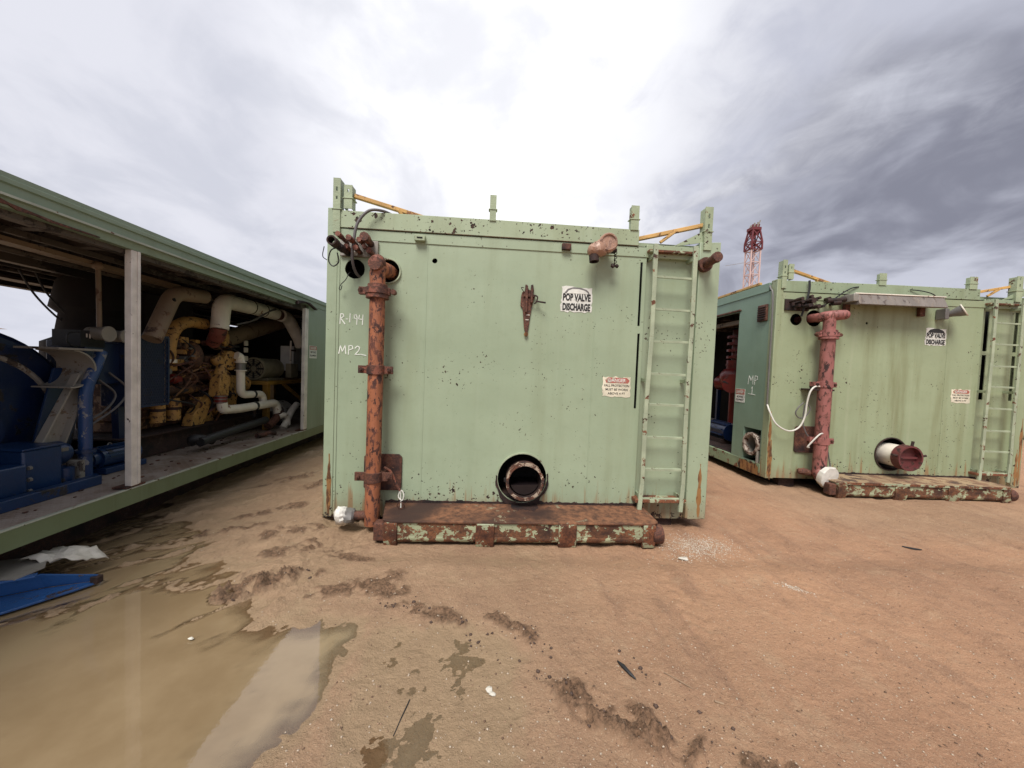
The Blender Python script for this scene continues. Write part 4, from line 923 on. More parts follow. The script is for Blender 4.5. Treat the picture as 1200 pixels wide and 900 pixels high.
T3.part('torn_edge', MB().prism([(-.95, 2.50), (-.84, 2.505), (-.80, 2.49), (-.7, 2.495), (-.62, 2.485), (-.3, 2.492), (-.3, 2.500), (-.6, 2.502), (-.84, 2.52), (-.95, 2.55)], 'x', .010, .02), RUST, smooth=False)
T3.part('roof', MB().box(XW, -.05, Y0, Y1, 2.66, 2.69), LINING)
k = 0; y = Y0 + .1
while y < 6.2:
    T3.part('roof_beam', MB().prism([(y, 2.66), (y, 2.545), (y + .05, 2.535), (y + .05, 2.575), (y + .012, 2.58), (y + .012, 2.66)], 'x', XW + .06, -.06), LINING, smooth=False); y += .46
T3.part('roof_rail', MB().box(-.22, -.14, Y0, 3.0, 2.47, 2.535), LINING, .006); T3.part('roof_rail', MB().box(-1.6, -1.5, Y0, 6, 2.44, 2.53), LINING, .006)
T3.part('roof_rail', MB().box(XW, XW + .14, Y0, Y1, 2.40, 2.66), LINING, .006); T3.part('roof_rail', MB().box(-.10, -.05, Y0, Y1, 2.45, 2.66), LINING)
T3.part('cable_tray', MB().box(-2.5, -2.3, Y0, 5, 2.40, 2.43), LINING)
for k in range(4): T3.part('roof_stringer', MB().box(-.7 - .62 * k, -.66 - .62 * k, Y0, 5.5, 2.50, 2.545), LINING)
T3.part('cable_tray', MB().box(-.95, -.80, -2, 1.6, 2.46, 2.50, Matrix.Rotation(R(2), 4, 'Z')), TANPIPE)
for x in (-2.55, -2.2, -1.9, -1.2): T3.part('roof_pipe', MB().cyl((x, Y0, 2.47), (x + .2, 5, 2.47), .03, 10), LINING)
T3.part('sill', MB().box(-.05, 0, Y0, Y1, .31, .446), G_SILL, .004)
T3.part('sill_lip', MB().box(-.03, .004, Y0, 3.04, .446, .456), worn('sill_edge', (.40, .42, .34), .3, scale=14), .002)
T3.part('floor', MB().box(XW, -.03, Y0, Y1, .41, .45), DECK)
T3.part('runner', MB().box(-.65, -.45, Y0, Y1, -.05, .41), DKRUST); T3.part('runner', MB().box(-2.6, -2.4, Y0, Y1, -.05, .41), DKRUST)
for k in range(7): T3.part('cross_member', MB().box(XW, -.05, Y0 + .6 + k * 1.7, Y0 + .7 + k * 1.7, .27, .41), DKRUST)
def post(y, w, label=None):
    m = MB().box(-.058, .0, y - w / 2, y + w / 2, .47, 2.492); p = T3.part('side_post', m, WPOST, .006)
    T3.part('foot_plate', MB().box(-.12, -.002, y - w * 1.1, y + w * 1.3, .457, .472), RUST, .003, parent=p)
    T3.part('post_edge', MB().box(.0005, .008, y + w * .18, y + w / 2, .48, 2.49), WPOST, .002, parent=p)
post(.01, .075); post(3.0, .08)
T3.part('end_wall', MB().box(-.045, .0, 3.06, Y1, .446, 2.552), G_L, .004)
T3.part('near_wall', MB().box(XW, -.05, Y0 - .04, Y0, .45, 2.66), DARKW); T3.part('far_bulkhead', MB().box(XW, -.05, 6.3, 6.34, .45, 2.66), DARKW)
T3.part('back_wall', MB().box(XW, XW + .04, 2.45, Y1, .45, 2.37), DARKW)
for y in (-2.4, -.4): T3.part('back_post', MB().box(XW, XW + .08, y, y + .1, .45, 2.4), WPOST, .004)
s = T3.part('danger_sign', MB().prism(rect(3.10, 3.37, 1.67, 1.885), 'x', .001, .004), SIGNW, smooth=False)
T3.part('danger_band', MB().prism(rect(3.105, 3.365, 1.815, 1.88), 'x', .004, .0055), SIGNR, parent=s, smooth=False)
RS = (R(90), 0, R(90))
lettering(T3, 'DANGER', 3.235, 1.847, .007, .2, .042, SIGNW, s, .02, frame_rot=RS)
lettering(T3, 'MOVING', 3.235, 1.775, .006, .19, .036, SIGNK, s, .02, frame_rot=RS)
lettering(T3, 'EQUIPMENT', 3.235, 1.715, .006, .23, .036, SIGNK, s, .02, frame_rot=RS)
for p_ in ([(-1.9, .85, 2.45), (-1.85, .95, 2.2), (-1.75, 1.1, 1.95), (-1.6, 1.2, 1.80)], [(-1.85, .95, 2.45), (-1.8, 1.0, 2.25), (-1.7, 1.12, 2.0), (-1.6, 1.2, 1.83)]):
    T3.part('hanging_cable', MB().tube(catmull(p_, 6), .010, 6), BLACK)

# the blue pumping gear at the near end
BD = Thing('blue_belt_guard', 'big round dark blue belt guard inside the left container, at the photo edge', 'belt guard', FL, (-1.2, -.3, .45))
c0 = (-.3, .95)
BD.part('drum', MB().cyl((-1.5, *c0), (-1.04, *c0), .84, 56).cyl((-1.04, *c0), (-1.0, *c0), .845, 56, r2=.80), BLUED)
BD.part('rim_flange', MB().torus((-1.0, *c0), (1, 0, 0), .64, .022, 64, 8), GREYP)
BD.part('hub', MB().cyl((-1.0, *c0), (-.86, *c0), .16, 24), BLUED)
BD.part('stand', MB().prism([(-.95, .45), (.35, .45), (.1, .9), (-.7, .9)], 'x', -1.45, -1.1), BLUED, .01)
CH = Thing('belt_channel', 'dusty white curved steel channel leaning beside the round blue guard', 'channel', FL, (-.7, .1, .5))
lg = MB().prism([(.20, 1.40), (.33, 1.46), (.08, .80), (-.10, .80)], 'x', -.72, -.70)
CH.part('channel_web', lg, GREYP, .003)
CH.part('channel_flange', MB().bar((-.68, .335, 1.47), (-.68, .085, .80), .06, .015, (0, 1, 0)), GREYP); CH.part('channel_flange', MB().bar((-.68, .205, 1.41), (-.68, -.095, .80), .06, .015, (0, 1, 0)), GREYP)
m = MB(); n = 18; vs = []
for i in range(n + 1):
    a = R(-95 + 180 * i / n)
    for (r_, x) in ((.20, -.92), (.20, -.60), (.185, -.60), (.185, -.92)): vs.append((x, .10 + r_ * math.cos(a) * 1.0, 1.46 + r_ * math.sin(a) * .85))
m.add(vs, [(i * 4 + k, i * 4 + (k + 1) % 4, i * 4 + 4 + (k + 1) % 4, i * 4 + 4 + k) for i in range(n) for k in range(4)] + [(3, 2, 1, 0), (n * 4, n * 4 + 1, n * 4 + 2, n * 4 + 3)])
CH.part('curved_shroud', m, GREYP)
CH.part('shroud_edge', MB().box(-.94, -.58, -.02, .34, 1.625, 1.645), GREYP, .004)
CH.part('shroud_plate', MB().prism([(.28, 1.60), (.42, 1.58), (.40, 1.30), (.28, 1.28)], 'x', -.93, -.90), GREYP, .004)
PU = Thing('blue_pump_set', 'blue gearbox, motor and pump on one blue base by the white post', 'pump', FL, (-.6, -.2, .45))
PU.part('base_rail', MB().box(-.42, -.34, -1.6, .08, .451, .535), BLUE, .006); PU.part('base_rail', MB().box(-.98, -.90, -1.6, .9, .451, .53), BLUE, .006)
gb = PU.part('gearbox', MB().box(-.86, -.50, -.34, -.075, .48, .83), BLUE, .014)
PU.part('gearbox_lid', MB().box(-.87, -.49, -.35, -.065, .83, .845), BLUE, .004, parent=gb)
PU.part('gearbox_front', MB().cyl((-.66, -.075, .73), (-.66, .045, .73), .105, 20).cyl((-.66, .045, .73), (-.66, .09, .73), .08, 20), BLUE, .004, parent=gb)
PU.part('name_plate', MB().box(-.555, -.552, -.04, .02, .76, .79), STEEL, parent=gb)
PU.part('small_box', MB().box(-.80, -.46, -.85, -.345, .50, .735), BLUE, .014)
for k in range(3): PU.part('flange_bolt', MB().cyl((-.47, -.335, .52 + .09 * k), (-.47, -.315, .52 + .09 * k), .016, 6), STEEL)
PU.part('oil_tank', MB().cyl((-.55, -.01, .48), (-.55, -.01, .62), .055, 16), BLUE)
PU.part('pedestal', MB().box(-.62, -.50, .06, .10, .46, .66), GREYP, .004)
vp = PU.part('riser_pipe', MB().tube(elbowed([(-.6, .20, .46), (-.6, .20, 1.28), (-.66, .36, 1.50), (-.68, .42, 1.62)], .12), .046, 16), worn('blue_chipped', (.018, .055, .17), .30, ((.4, .4, .38), (.12, .12, .12)), scale=9, rough=.5))
PU.part('riser_flange', MB().cyl((-.6, .20, .46), (-.6, .20, .49), .08, 16).cyl((-.6, .2, .70), (-.6, .2, .73), .07, 16), BLUE, parent=vp)
mo = PU.part('motor', MB().cyl((-.68, .36, .60), (-.68, .74, .60), .095, 20).cyl((-.68, .30, .60), (-.68, .36, .60), .07, 20), BLUE)
for k in range(9): PU.part('cooling_fin', MB().box(-.006, .006, -.16, .16, .09, .108, Matrix.Translation((-.68, .56, .60)) @ Matrix.Rotation(R(-80 + 20 * k), 4, 'Y')), BLUE, parent=mo)
PU.part('motor_foot', MB().box(-.80, -.56, .34, .76, .455, .51), BLUE, .004, parent=mo)
PU.part('lifting_eye', MB().torus((-.68, .50, .71), (1, 0, 0), .018, .005, 12, 5), STEEL, parent=mo)
FR2 = Thing('blue_tower_frame', 'blue steel frame with hoses standing behind the riser pipe', 'frame', FL, (-.9, .5, .45))
FR2.part('tank', MB().box(-1.15, -.80, .40, .80, 1.30, 1.72), BLUED, .01)
FR2.part('leg', MB().bar((-.86, .42, 1.30), (-.86, .12, .46), .08, .08), BLUED); FR2.part('leg', MB().bar((-.86, .76, 1.30), (-.86, .80, .46), .07, .07), BLUED)
FR2.part('side_plate', MB().prism([(.22, 1.46), (.42, 1.46), (.42, 1.2), (.14, .62), (.02, .62)], 'x', -.90, -.88), BLUE, .003)
FR2.part('plate_scar', MB().prism([(.10, .72), (.14, .74), (.20, .88), (.27, .98), (.24, .99), (.16, .88), (.09, .76)], 'x', -.879, -.877), WPIPE, smooth=False)
for p_ in ([(-.78, .50, 1.35), (-.74, .62, 1.2), (-.72, .50, 1.05), (-.72, .30, .95)], [(-.78, .60, 1.42), (-.72, .72, 1.25), (-.7, .6, 1.08), (-.7, .3, .90)]):
    FR2.part('hose', MB().tube(catmull(p_, 6), .010, 6), GREYC)
FR2.part('flange_end', MB().cyl((-.86, .50, 1.80), (-.70, .50, 1.80), .062, 18).cyl((-.70, .50, 1.80), (-.68, .50, 1.80), .075, 18), GREYP)
FR2.part('flange_end', MB().cyl((-.86, .68, 1.79), (-.70, .68, 1.79), .058, 18).cyl((-.70, .68, 1.79), (-.68, .68, 1.79), .07, 18), GREYP)
FR2.part('standpipe', MB().cyl((-.8, .53, 1.82), (-.8, .52, 2.44), .020, 10).ball((-.8, .52, 2.46), .045), TANPIPE)
CR = Thing('crate', 'small black plastic crate with white lettering patch on top of the gear', 'crate', FL, (-1.0, .5, 1.66))
m = MB().box(-1.05, -.80, .36, .58, 1.665, 1.68)
for (a, b, c_, d) in ((-.81, -.80, .36, .58), (-1.05, -1.04, .36, .58), (-1.04, -.81, .36, .37), (-1.04, -.81, .57, .58)): m.box(a, b, c_, d, 1.68, 1.82)
CR.part('box', m, BLACK)
for k in range(5): CR.part('mark', MB().box(-.798, -.796, .405 + .028 * k, .417 + .028 * k, 1.755 - .008 * (k % 2), 1.79), WPIPE)
CR.part('wire_loop', MB().tube(catmull([(-.82, .36, 1.80), (-.82, .28, 1.78), (-.82, .27, 1.70), (-.82, .33, 1.66), (-.82, .37, 1.67)], 6), .006, 6), BLACK)
EX = Thing('exhaust_housing', 'tall sooty black housing hanging below the roof lining', 'housing', FL, (-1.7, 1.3, 1.0))
m = MB().tube([(-1.7, 1.38, .95), (-1.7, 1.38, 1.72), (-1.7, 1.38, 1.78), (-1.7, 1.38, 2.05), (-1.7, 1.38, 2.12), (-1.7, 1.38, 2.40), (-1.7, 1.42, 2.55)], [.42, .40, .30, .28, .34, .30, .22], 16, jit=.04)
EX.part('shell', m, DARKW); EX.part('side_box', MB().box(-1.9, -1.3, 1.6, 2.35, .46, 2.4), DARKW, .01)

# mesh belt guard
MG = Thing('mesh_guard', 'dark blue expanded mesh guard hanging right behind the white post', 'guard', FL, (-.7, 1.0, .6))
MG.part('guard_box', MB().box(-.98, -.72, .72, 1.17, 1.06, 1.80), BLUED, .006)
m = MB(); z = 1.05
for k in range(34):
    a = .70 + k * .03 - .5
    for s_ in (1, -1):
        y0_, z0_ = (a, 1.05) if s_ > 0 else (a, 1.82); y1_, z1_ = (a + .385, 1.82) if s_ > 0 else (a + .385, 1.05)
        t0 = max(0, (.70 - y0_) / (y1_ - y0_)); t1 = min(1, (1.19 - y0_) / (y1_ - y0_))
        if t1 > t0: m.bar((-.70, y0_ + (y1_ - y0_) * t0, z0_ + (z1_ - z0_) * t0), (-.70, y0_ + (y1_ - y0_) * t1, z0_ + (z1_ - z0_) * t1), .005, .004, (1, 0, 0))
MG.part('wire_mesh', m, plain('blue_wire', (.03, .04, .08), .5), kind='stuff', smooth=False)
MG.part('frame_bar', MB().box(-.72, -.69, .70, 1.19, 1.815, 1.835), BLUED); MG.part('frame_bar', MB().box(-.72, -.69, .70, 1.19, 1.04, 1.06), BLUED); MG.part('frame_bar', MB().box(-.72, -.69, 1.18, 1.20, 1.06, 1.815), BLUED)

# the yellow engine
EN = Thing('diesel_engine', 'rusty yellow diesel engine with white coolant pipes inside the left container', 'engine', FL, (-1.1, 1.9, .45))
sk = EN.part('skid', MB().box(-.84, -.78, .75, 3.6, .46, .70).box(-1.7, -1.64, .75, 3.6, .46, .70), DKRUST, .004); 
EN.part('drip_tray', MB().box(-1.75, -.72, .7, 3.3, .70, .715), DKRUST)
EN.part('block', MB().box(-1.55, -.98, .95, 2.55, .85, 1.38), ENG2, .02)
EN.part('cylinder_head', MB().box(-1.5, -1.02, 1.0, 2.5, 1.38, 1.58), ENG, .02)
for k in range(6):
    EN.part('rocker_cover', MB().box(-1.42, -1.06, 1.04 + k * .245, 1.24 + k * .245, 1.58, 1.66), ENG2, .02)
    EN.part('manifold_runner', MB().tube(catmull([(-1.0, 1.12 + k * .245, 1.46), (-.93, 1.13 + k * .245, 1.43), (-.91, 1.16 + k * .245, 1.36)], 4), .038, 10, jit=.04), RUST)
EN.part('exhaust_manifold', MB().tube([(-.90, 1.02, 1.33), (-.90, 2.5, 1.35)], .05, 14), RUST)
EN.part('oil_cooler', MB().tube([(-.88, .95, 1.19), (-.88, 1.2, 1.19), (-.88, 1.22, 1.19), (-.88, 1.75, 1.19), (-.88, 1.78, 1.19), (-.88, 2.05, 1.19)], [.055, .055, .07, .07, .05, .05], 16), ENG2)
EN.part('oil_cooler', MB().cyl((-.86, .9, 1.32), (-.86, 1.35, 1.32), .05, 14), TANPIPE); EN.part('red_end_cap', MB().cyl((-.84, 1.38, 1.33), (-.84, 1.50, 1.33), .062, 16), VALR)
EN.part('oil_sump', MB().box(-1.5, -1.02, 1.0, 2.4, .72, .85), ENG2, .02)
for y in (1.22, 1.44): f = EN.part('filter', MB().cyl((-.84, y, .82), (-.84, y, 1.06), .072, 18).cyl((-.84, y, 1.06), (-.84, y, 1.09), .06, 18), ENG); EN.part('filter_band', MB().hollow((-.84, y, .95), (-.84, y, .985), .0735, .07, 18), DKRUST, parent=f)
EN.part('engine_mount', MB().prism([(1.58, .72), (1.80, .72), (1.98, 1.10), (1.90, 1.10), (1.62, .86)], 'x', -.86, -.74), ENG, .006)
EN.part('mount_gusset', MB().prism([(1.805, .72), (2.15, .72), (2.0, 1.12)], 'x', -.88, -.86), ENG)
EN.part('flywheel_housing', MB().cyl((-1.25, 2.35, 1.10), (-1.25, 2.62, 1.10), .42, 32), ENG, .01)
EN.part('gear_cover', MB().box(-.92, -.78, 2.12, 2.52, .82, 1.36), ENG, .03); EN.part('cover_port', MB().cyl((-.78, 2.32, 1.08), (-.765, 2.32, 1.08), .06, 20), DKRUST)
EN.part('accessory_drum', MB().cyl((-.85, 2.55, 1.22), (-.85, 2.75, 1.22), .13, 24), ENG, .006)
tb = EN.part('turbocharger', MB().torus((-.88, 1.72, 1.62), (.3, 1, 0), .13, .075, 24, 12), ENG2); EN.part('turbo_core', MB().cyl((-.88, 1.60, 1.62), (-.88, 1.85, 1.62), .10, 20), DKRUST, parent=tb)
rnd = random.Random(12)
for k in range(9): a = 40 * k; EN.part('turbo_bolt', MB().cyl((-.88 + .15 * math.cos(R(a)), 1.62, 1.62 + .15 * math.sin(R(a))), (-.88 + .15 * math.cos(R(a)), 1.58, 1.62 + .15 * math.sin(R(a))), .012, 6), STEEL, parent=tb)
EN.part('exhaust_outlet', MB().tube(catmull([(-.75, 1.95, 1.80), (-.68, 1.92, 1.88), (-.62, 1.88, 1.97), (-.60, 1.87, 2.02)], 5), [.08] * 5 + [.095] * 6 + [.09] * 5, 16, jit=.04), worn('oxide_red', (.19, .045, .03), .4, ((.05, .015, .01), (.16, .05, .03)), scale=10))
EN.part('air_horn', MB().torus((-.74, 2.18, 1.90), (1, .4, 0), .09, .035, 20, 10), ENG)
EN.part('water_pump', MB().tube(catmull([(-.74, 1.98, 1.62), (-.70, 2.04, 1.5), (-.68, 2.0, 1.36), (-.66, 2.02, 1.25)], 5), [.06, .07, .075, .07, .06, .055, .06, .075, .08, .08, .07, .065, .065, .07, .07, .07], 16), ENG)
EN.part('pump_housing', MB().cyl((-.78, 2.2, 1.58), (-.66, 2.2, 1.58), .14, 24), ENG, .01); EN.part('thermostat_block', MB().prism([(1.86, 1.08), (2.06, 1.08), (2.10, 1.34), (2.02, 1.42), (1.90, 1.38)], 'x', -.74, -.60), ENG, .012)
for k in range(4): EN.part('housing_bolt', MB().cyl((-.66, 2.2 + .11 * math.cos(R(45 + 90 * k)), 1.58 + .11 * math.sin(R(45 + 90 * k))), (-.645, 2.2 + .11 * math.cos(R(45 + 90 * k)), 1.58 + .11 * math.sin(R(45 + 90 * k))), .014, 6), DKRUST)
EN.part('coupling_hose', MB().cyl((-.62, 1.93, .99), (-.62, 1.93, 1.10), .075, 18), VALR)
for z in (1.0, 1.05, 1.09): EN.part('hose_clip', MB().hollow((-.62, 1.93, z - .006), (-.62, 1.93, z + .006), .079, .075, 18), STEEL)
pE = EN.part('coolant_pipe', MB().tube(elbowed([(-.60, 1.93, 1.00), (-.60, 1.94, .90), (-.56, 2.2, .885), (-.50, 3.05, .90), (-.50, 3.10, .72)], .10, 7), .062, 18), WPIPE)
EN.part('pipe_clamp', MB().hollow((-.545, 2.52, .893), (-.54, 2.57, .893), .07, .061, 18), BLACK, parent=pE); EN.part('pipe_hanger', MB().box(-.555, -.53, 2.53, 2.56, .72, .83), DKRUST, parent=pE)
pD = EN.part('coolant_pipe', MB().tube(elbowed([(-.62, 2.24, 1.66), (-.60, 2.30, 1.64), (-.60, 2.31, 1.08), (-.58, 2.80, 1.06), (-.58, 2.84, .88)], .10, 7), .055, 18), WPIPE)
EN.part('pipe_coupling', MB().hollow((-.60, 2.305, 1.45), (-.60, 2.305, 1.55), .062, .054, 18), STEEL, parent=pD)
for z in (1.44, 1.56): EN.part('coupling_ring', MB().torus((-.60, 2.305, z), (0, 0, 1), .068, .010, 20, 6), WPIPE, parent=pD)
EN.part('pipe_clamp', MB().hollow((-.59, 2.56, 1.07), (-.59, 2.60, 1.07), .062, .054, 18), BLACK, parent=pD)
EN.part('rust_elbow', MB().tube(catmull([(-.50, 3.10, .76), (-.49, 3.10, .70), (-.50, 3.0, .60), (-.52, 2.85, .53)], 5), .062, 14, jit=.05), RUST)
EN.part('drain_bend', MB().tube(catmull([(-.46, 3.06, .66), (-.42, 3.15, .68), (-.40, 3.22, .62), (-.40, 3.23, .50)], 5), .045, 14), WPIPE)
EN.part('black_pipe', MB().tube(catmull([(-.42, 1.30, .58), (-.42, 1.5, .60), (-.42, 2.1, .64), (-.42, 2.62, .67)], 4), .055, 14), BLACK); EN.part('black_hose', MB().tube(catmull([(-.55, 1.35, .56), (-.50, 1.3, .62), (-.44, 1.4, .6), (-.5, 1.6, .54)], 5), .05, 12), BLACK)
for k in range(26):    # hoses, wires and fuel lines across the side of the engine
    y0_, z0_ = rnd.uniform(1.3, 2.4), rnd.uniform(1.1, 1.85); y1_, z1_ = y0_ + rnd.uniform(-.4, .4), z0_ - rnd.uniform(.1, .5)
    EN.part('fuel_line', MB().tube(catmull([(-.86, y0_, z0_), (-.74, y0_ + rnd.uniform(-.1, .1), z0_ - .05), (-.72, (y0_ + y1_) / 2 + rnd.uniform(-.12, .12), (z0_ + z1_) / 2), (-.84, y1_, z1_)], 4), rnd.choice((.008, .011, .016)), 6), rnd.choice((BLACK, ENG2, BLACK, RUST)))
for k in range(84):
    y_, z_ = rnd.uniform(1.0, 2.45), rnd.uniform(.95, 1.85); s_ = rnd.uniform(.02, .065)
    if k % 2: EN.part('fitting', MB().cyl((-.92, y_, z_), (-.92 + s_ * 2.2, y_, z_), s_ * .7, 8), rnd.choice((ENG, ENG, ENG2, RUST, STEEL)), .003)
    else: EN.part('fitting', MB().box(-.95, -.84 + s_ * .6, y_ - s_, y_ + s_, z_ - s_ * .6, z_ + s_ * .6), rnd.choice((ENG, ENG, ENG2, DKRUST)), .005)
EN.part('air_pipe', MB().tube(catmull([(-.80, 1.32, 1.52), (-.80, 1.33, 1.78), (-.80, 1.42, 1.96), (-.80, 1.60, 2.05), (-.80, 1.88, 2.06)], 6), .072, 18), ENG)
EN.part('air_pipe_clip', MB().hollow((-.80, 1.32, 1.53), (-.80, 1.32, 1.57), .08, .072, 18), WPIPE)
EN.part('air_hose', MB().cyl((-.80, 1.88, 2.06), (-.80, 2.05, 2.05), .078, 16), DKRUST)
# lagged exhaust pipes under the roof (hung from it)
T3.part('exhaust_pipe', MB().tube(elbowed([(-.60, 1.87, 2.00), (-.60, 1.92, 2.40), (-.60, 3.16, 2.40)], .16, 8), .105, 22, jit=.008), WPIPE)
T3.part('exhaust_joint', MB().cyl((-.60, 3.16, 2.40), (-.60, 3.30, 2.39), .085, 20), RUST)
pw = T3.part('exhaust_pipe', MB().tube(elbowed([(-.58, 3.30, 2.39), (-.57, 3.50, 2.38), (-.50, 3.78, 2.02), (-.49, 3.84, 1.90)], .20, 8), .105, 22), WPIPE)
T3.part('pipe_hole', MB().prism([(3.66, 2.18), (3.71, 2.12), (3.73, 2.02), (3.70, 2.06)], 'x', -.415, -.409), HOLE_SHADE, parent=pw, smooth=False)
for y in (2.5, 2.8): T3.part('pipe_band', MB().hollow((-.60, y, 2.40), (-.60, y + .02, 2.40), .108, .10, 22), DKRUST)
T3.part('lagged_pipe', MB().tube(elbowed([(-.58, .84, 1.78), (-.60, 1.14, 2.34), (-.60, 1.60, 2.38)], .14, 8), .085, 20), TANPIPE); T3.part('pipe_plug', MB().cyl((-.535, 1.05, 2.24), (-.515, 1.05, 2.245), .02, 12), HOLE_SHADE)
T3.part('lagged_duct', MB().cyl((-1.1, 2.5, 1.85), (-1.0, 4.3, 2.42), .13, 20), TANPIPE)
T3.part('slack_hose', MB().tube(catmull([(-.5, 3.0, 2.45), (-.5, 2.8, 2.38), (-.55, 2.5, 2.2), (-.6, 2.2, 2.1)], 6), .014, 8), GREYC)
# table with the beige motor, cabinet, pipes on the floor
TB = Thing('steel_table', 'yellow steel table with a diagonal brace carrying the beige motor', 'table', FL, (-.9, 3.6, .45))
TB.part('top', MB().box(-1.3, -.55, 2.9, 4.5, 1.20, 1.26), YTAB, .004)
for x in (-.62, -1.25):
    for y in (2.98, 4.30): TB.part('leg', MB().box(x - .04, x + .04, y - .04, y + .04, .451, 1.20), YTAB, .003)
TB.part('brace', MB().bar((-.60, 3.45, 1.19), (-.60, 4.27, .78), .05, .05), YTAB, .003); TB.part('lower_rail', MB().box(-.64, -.58, 4.30, 4.9, .98, 1.02), YTAB, .003)
MO = Thing('electric_motor', 'beige electric motor with round fan grille on the yellow table', 'motor', FL, (-.85, 3.3, 1.26))
MO.part('body', MB().cyl((-.85, 3.12, 1.46), (-.85, 3.62, 1.46), .175, 28), MOTOR, .004)
MO.part('fan_cover', MB().cyl((-.85, 3.02, 1.46), (-.85, 3.12, 1.46), .185, 28, cap=True), MOTOR); 
for k in range(4): MO.part('grille_ring', MB().torus((-.85, 3.015, 1.46), (0, 1, 0), .05 + .035 * k, .004, 24, 5), DKRUST)
for k in range(8): MO.part('grille_slot', MB().box(-.014, .014, -.006, .002, .06, .16, Matrix.Translation((-.85, 3.016, 1.46)) @ Matrix.Rotation(R(45 * k), 4, 'Y')), HOLE_SHADE)
MO.part('foot', MB().box(-1.02, -.68, 3.12, 3.6, 1.262, 1.30), MOTOR, .004); MO.part('terminal_box', MB().box(-.70, -.60, 3.7, 3.95, 1.30, 1.56), MOTOR, .008); MO.part('shaft', MB().cyl((-.85, 3.62, 1.46), (-.85, 3.75, 1.46), .05, 14), STEEL)
CB = Thing('electrical_cabinet', 'light grey wall cabinet inside the left container by the far post', 'cabinet', FL, (-.8, 4.3, 1.4))
CB.part('door', MB().box(-1.0, -.75, 4.08, 4.6, 1.42, 1.90), PANEL, .006)
CB.part('conduit', MB().cyl((-.78, 4.03, 1.40), (-.78, 4.03, 2.0), .016, 10), WPIPE)
for z in (1.52, 1.80): CB.part('hinge', MB().box(-.76, -.74, 4.0, 4.14, z, z + .03), DKRUST)
LP = Thing('loose_pipe', 'curved white pipe end leaning on the deck beside the far post', 'pipe', FL, (-.4, 3.2, .45))
LP.part('pipe', MB().tube(catmull([(-.42, 3.12, .46), (-.42, 3.22, .55), (-.43, 3.38, .70), (-.45, 3.62, .82)], 5), .055, 16), WPIPE)
RW = Thing('bent_pipe', 'short rusty bent pipe lying on the deck under the white pipes', 'pipe', FL, (-.3, 2.3, .45))
RW.part('pipe', MB().tube(catmull([(-.30, 2.2, .50), (-.28, 2.32, .49), (-.24, 2.42, .51), (-.22, 2.52, .48)], 4), .032, 12, jit=.1), RUST)
PV = Thing('pump_volute', 'grey round pump body on the deck below the yellow table', 'pump', FL, (-.9, 3.6, .45))
PV.part('volute', MB().cyl((-.75, 3.45, .68), (-.75, 3.70, .68), .20, 24).ball((-.75, 3.7, .68), .19), GREYP); PV.part('foot', MB().box(-.85, -.65, 3.45, 3.7, .451, .55), DKRUST, .004)
for k, (x, z) in enumerate(((-.95, 1.58), (-.95, 1.72), (-.95, 1.83))): T3.part('switch_box', MB().box(x, x + .03, 2.92, 2.99, z, z + .08), WPIPE, .004)
# clutter on the deck
m = MB(); rnd = random.Random(3)
for k in range(90): x, y = rnd.uniform(-.9, -.1), rnd.uniform(-.9, 2.9); m.ball((x, y, .455), rnd.uniform(.006, .02), 6, 4, (1, 1.3, .4), .3)
T3.part('deck_grit', m, RUST, kind='stuff')

# ------------------------------------------------------------------ things on the ground
SC = Thing('bent_steel_scrap', 'blue bent steel beam with crumpled pale sheet in the puddle', 'scrap metal', Matrix(), (-3.0, 2.5, .0))
SC.part('blue_beam', MB().prism([(-3.35, 1.95), (-2.93, 2.25), (-2.76, 2.50), (-2.695, 2.62), (-2.80, 2.585), (-2.96, 2.52), (-3.45, 2.2)], 'z', .015, .03), BLUES, .003)
SC.part('beam_web', MB().add([(-3.45, 2.20, .03), (-2.96, 2.53, .03), (-2.70, 2.62, .03), (-2.715, 2.60, .075), (-2.97, 2.50, .13), (-3.46, 2.16, .14), (-3.45, 2.215, .03), (-2.96, 2.545, .03), (-2.70, 2.635, .03), (-2.715, 2.615, .075), (-2.97, 2.515, .13), (-3.46, 2.175, .14)],
                         [(0, 1, 4, 5), (1, 2, 3, 4), (7, 6, 11, 10), (8, 7, 10, 9), (5, 4, 10, 11), (4, 3, 9, 10), (3, 2, 8, 9), (0, 5, 11, 6)]), BLUES, smooth=False)
SC.part('beam_lip', MB().bar((-3.46, 2.15, .145), (-2.97, 2.49, .135), .05, .012), BLUES, .002)
SC.part('torn_tip', MB().box(-2.74, -2.69, 2.585, 2.63, .02, .07), DKRUST, .006)
SC.part('flat_sheet', MB().add([(-3.75, 2.30, .12), (-3.02, 2.42, .15), (-3.0, 2.56, .155), (-3.16, 2.72, .15), (-3.8, 2.52, .13), (-3.75, 2.30, .11), (-3.02, 2.42, .14), (-3.0, 2.56, .145), (-3.16, 2.72, .14), (-3.8, 2.52, .12)],
                               [(0, 1, 2, 3, 4), (9, 8, 7, 6, 5), (0, 5, 6, 1), (1, 6, 7, 2), (2, 7, 8, 3), (3, 8, 9, 4), (4, 9, 5, 0)]), GREYP, smooth=False)
rnd = random.Random(21); nx_, ny_ = 12, 8; vs = []
for j in range(ny_ + 1):
    for i_ in range(nx_ + 1):
        u, v = i_ / nx_, j / ny_
        vs.append((-3.22 + .32 * u + .03 * v + rnd.uniform(-.008, .008), 2.60 + .20 * v + .04 * u + rnd.uniform(-.008, .008), .17 + .02 * math.sin(u * 9) * math.sin(v * 5 + 1) + rnd.uniform(-.012, .012) - .07 * max(0, u - .75) * 4 * (v + .3)))
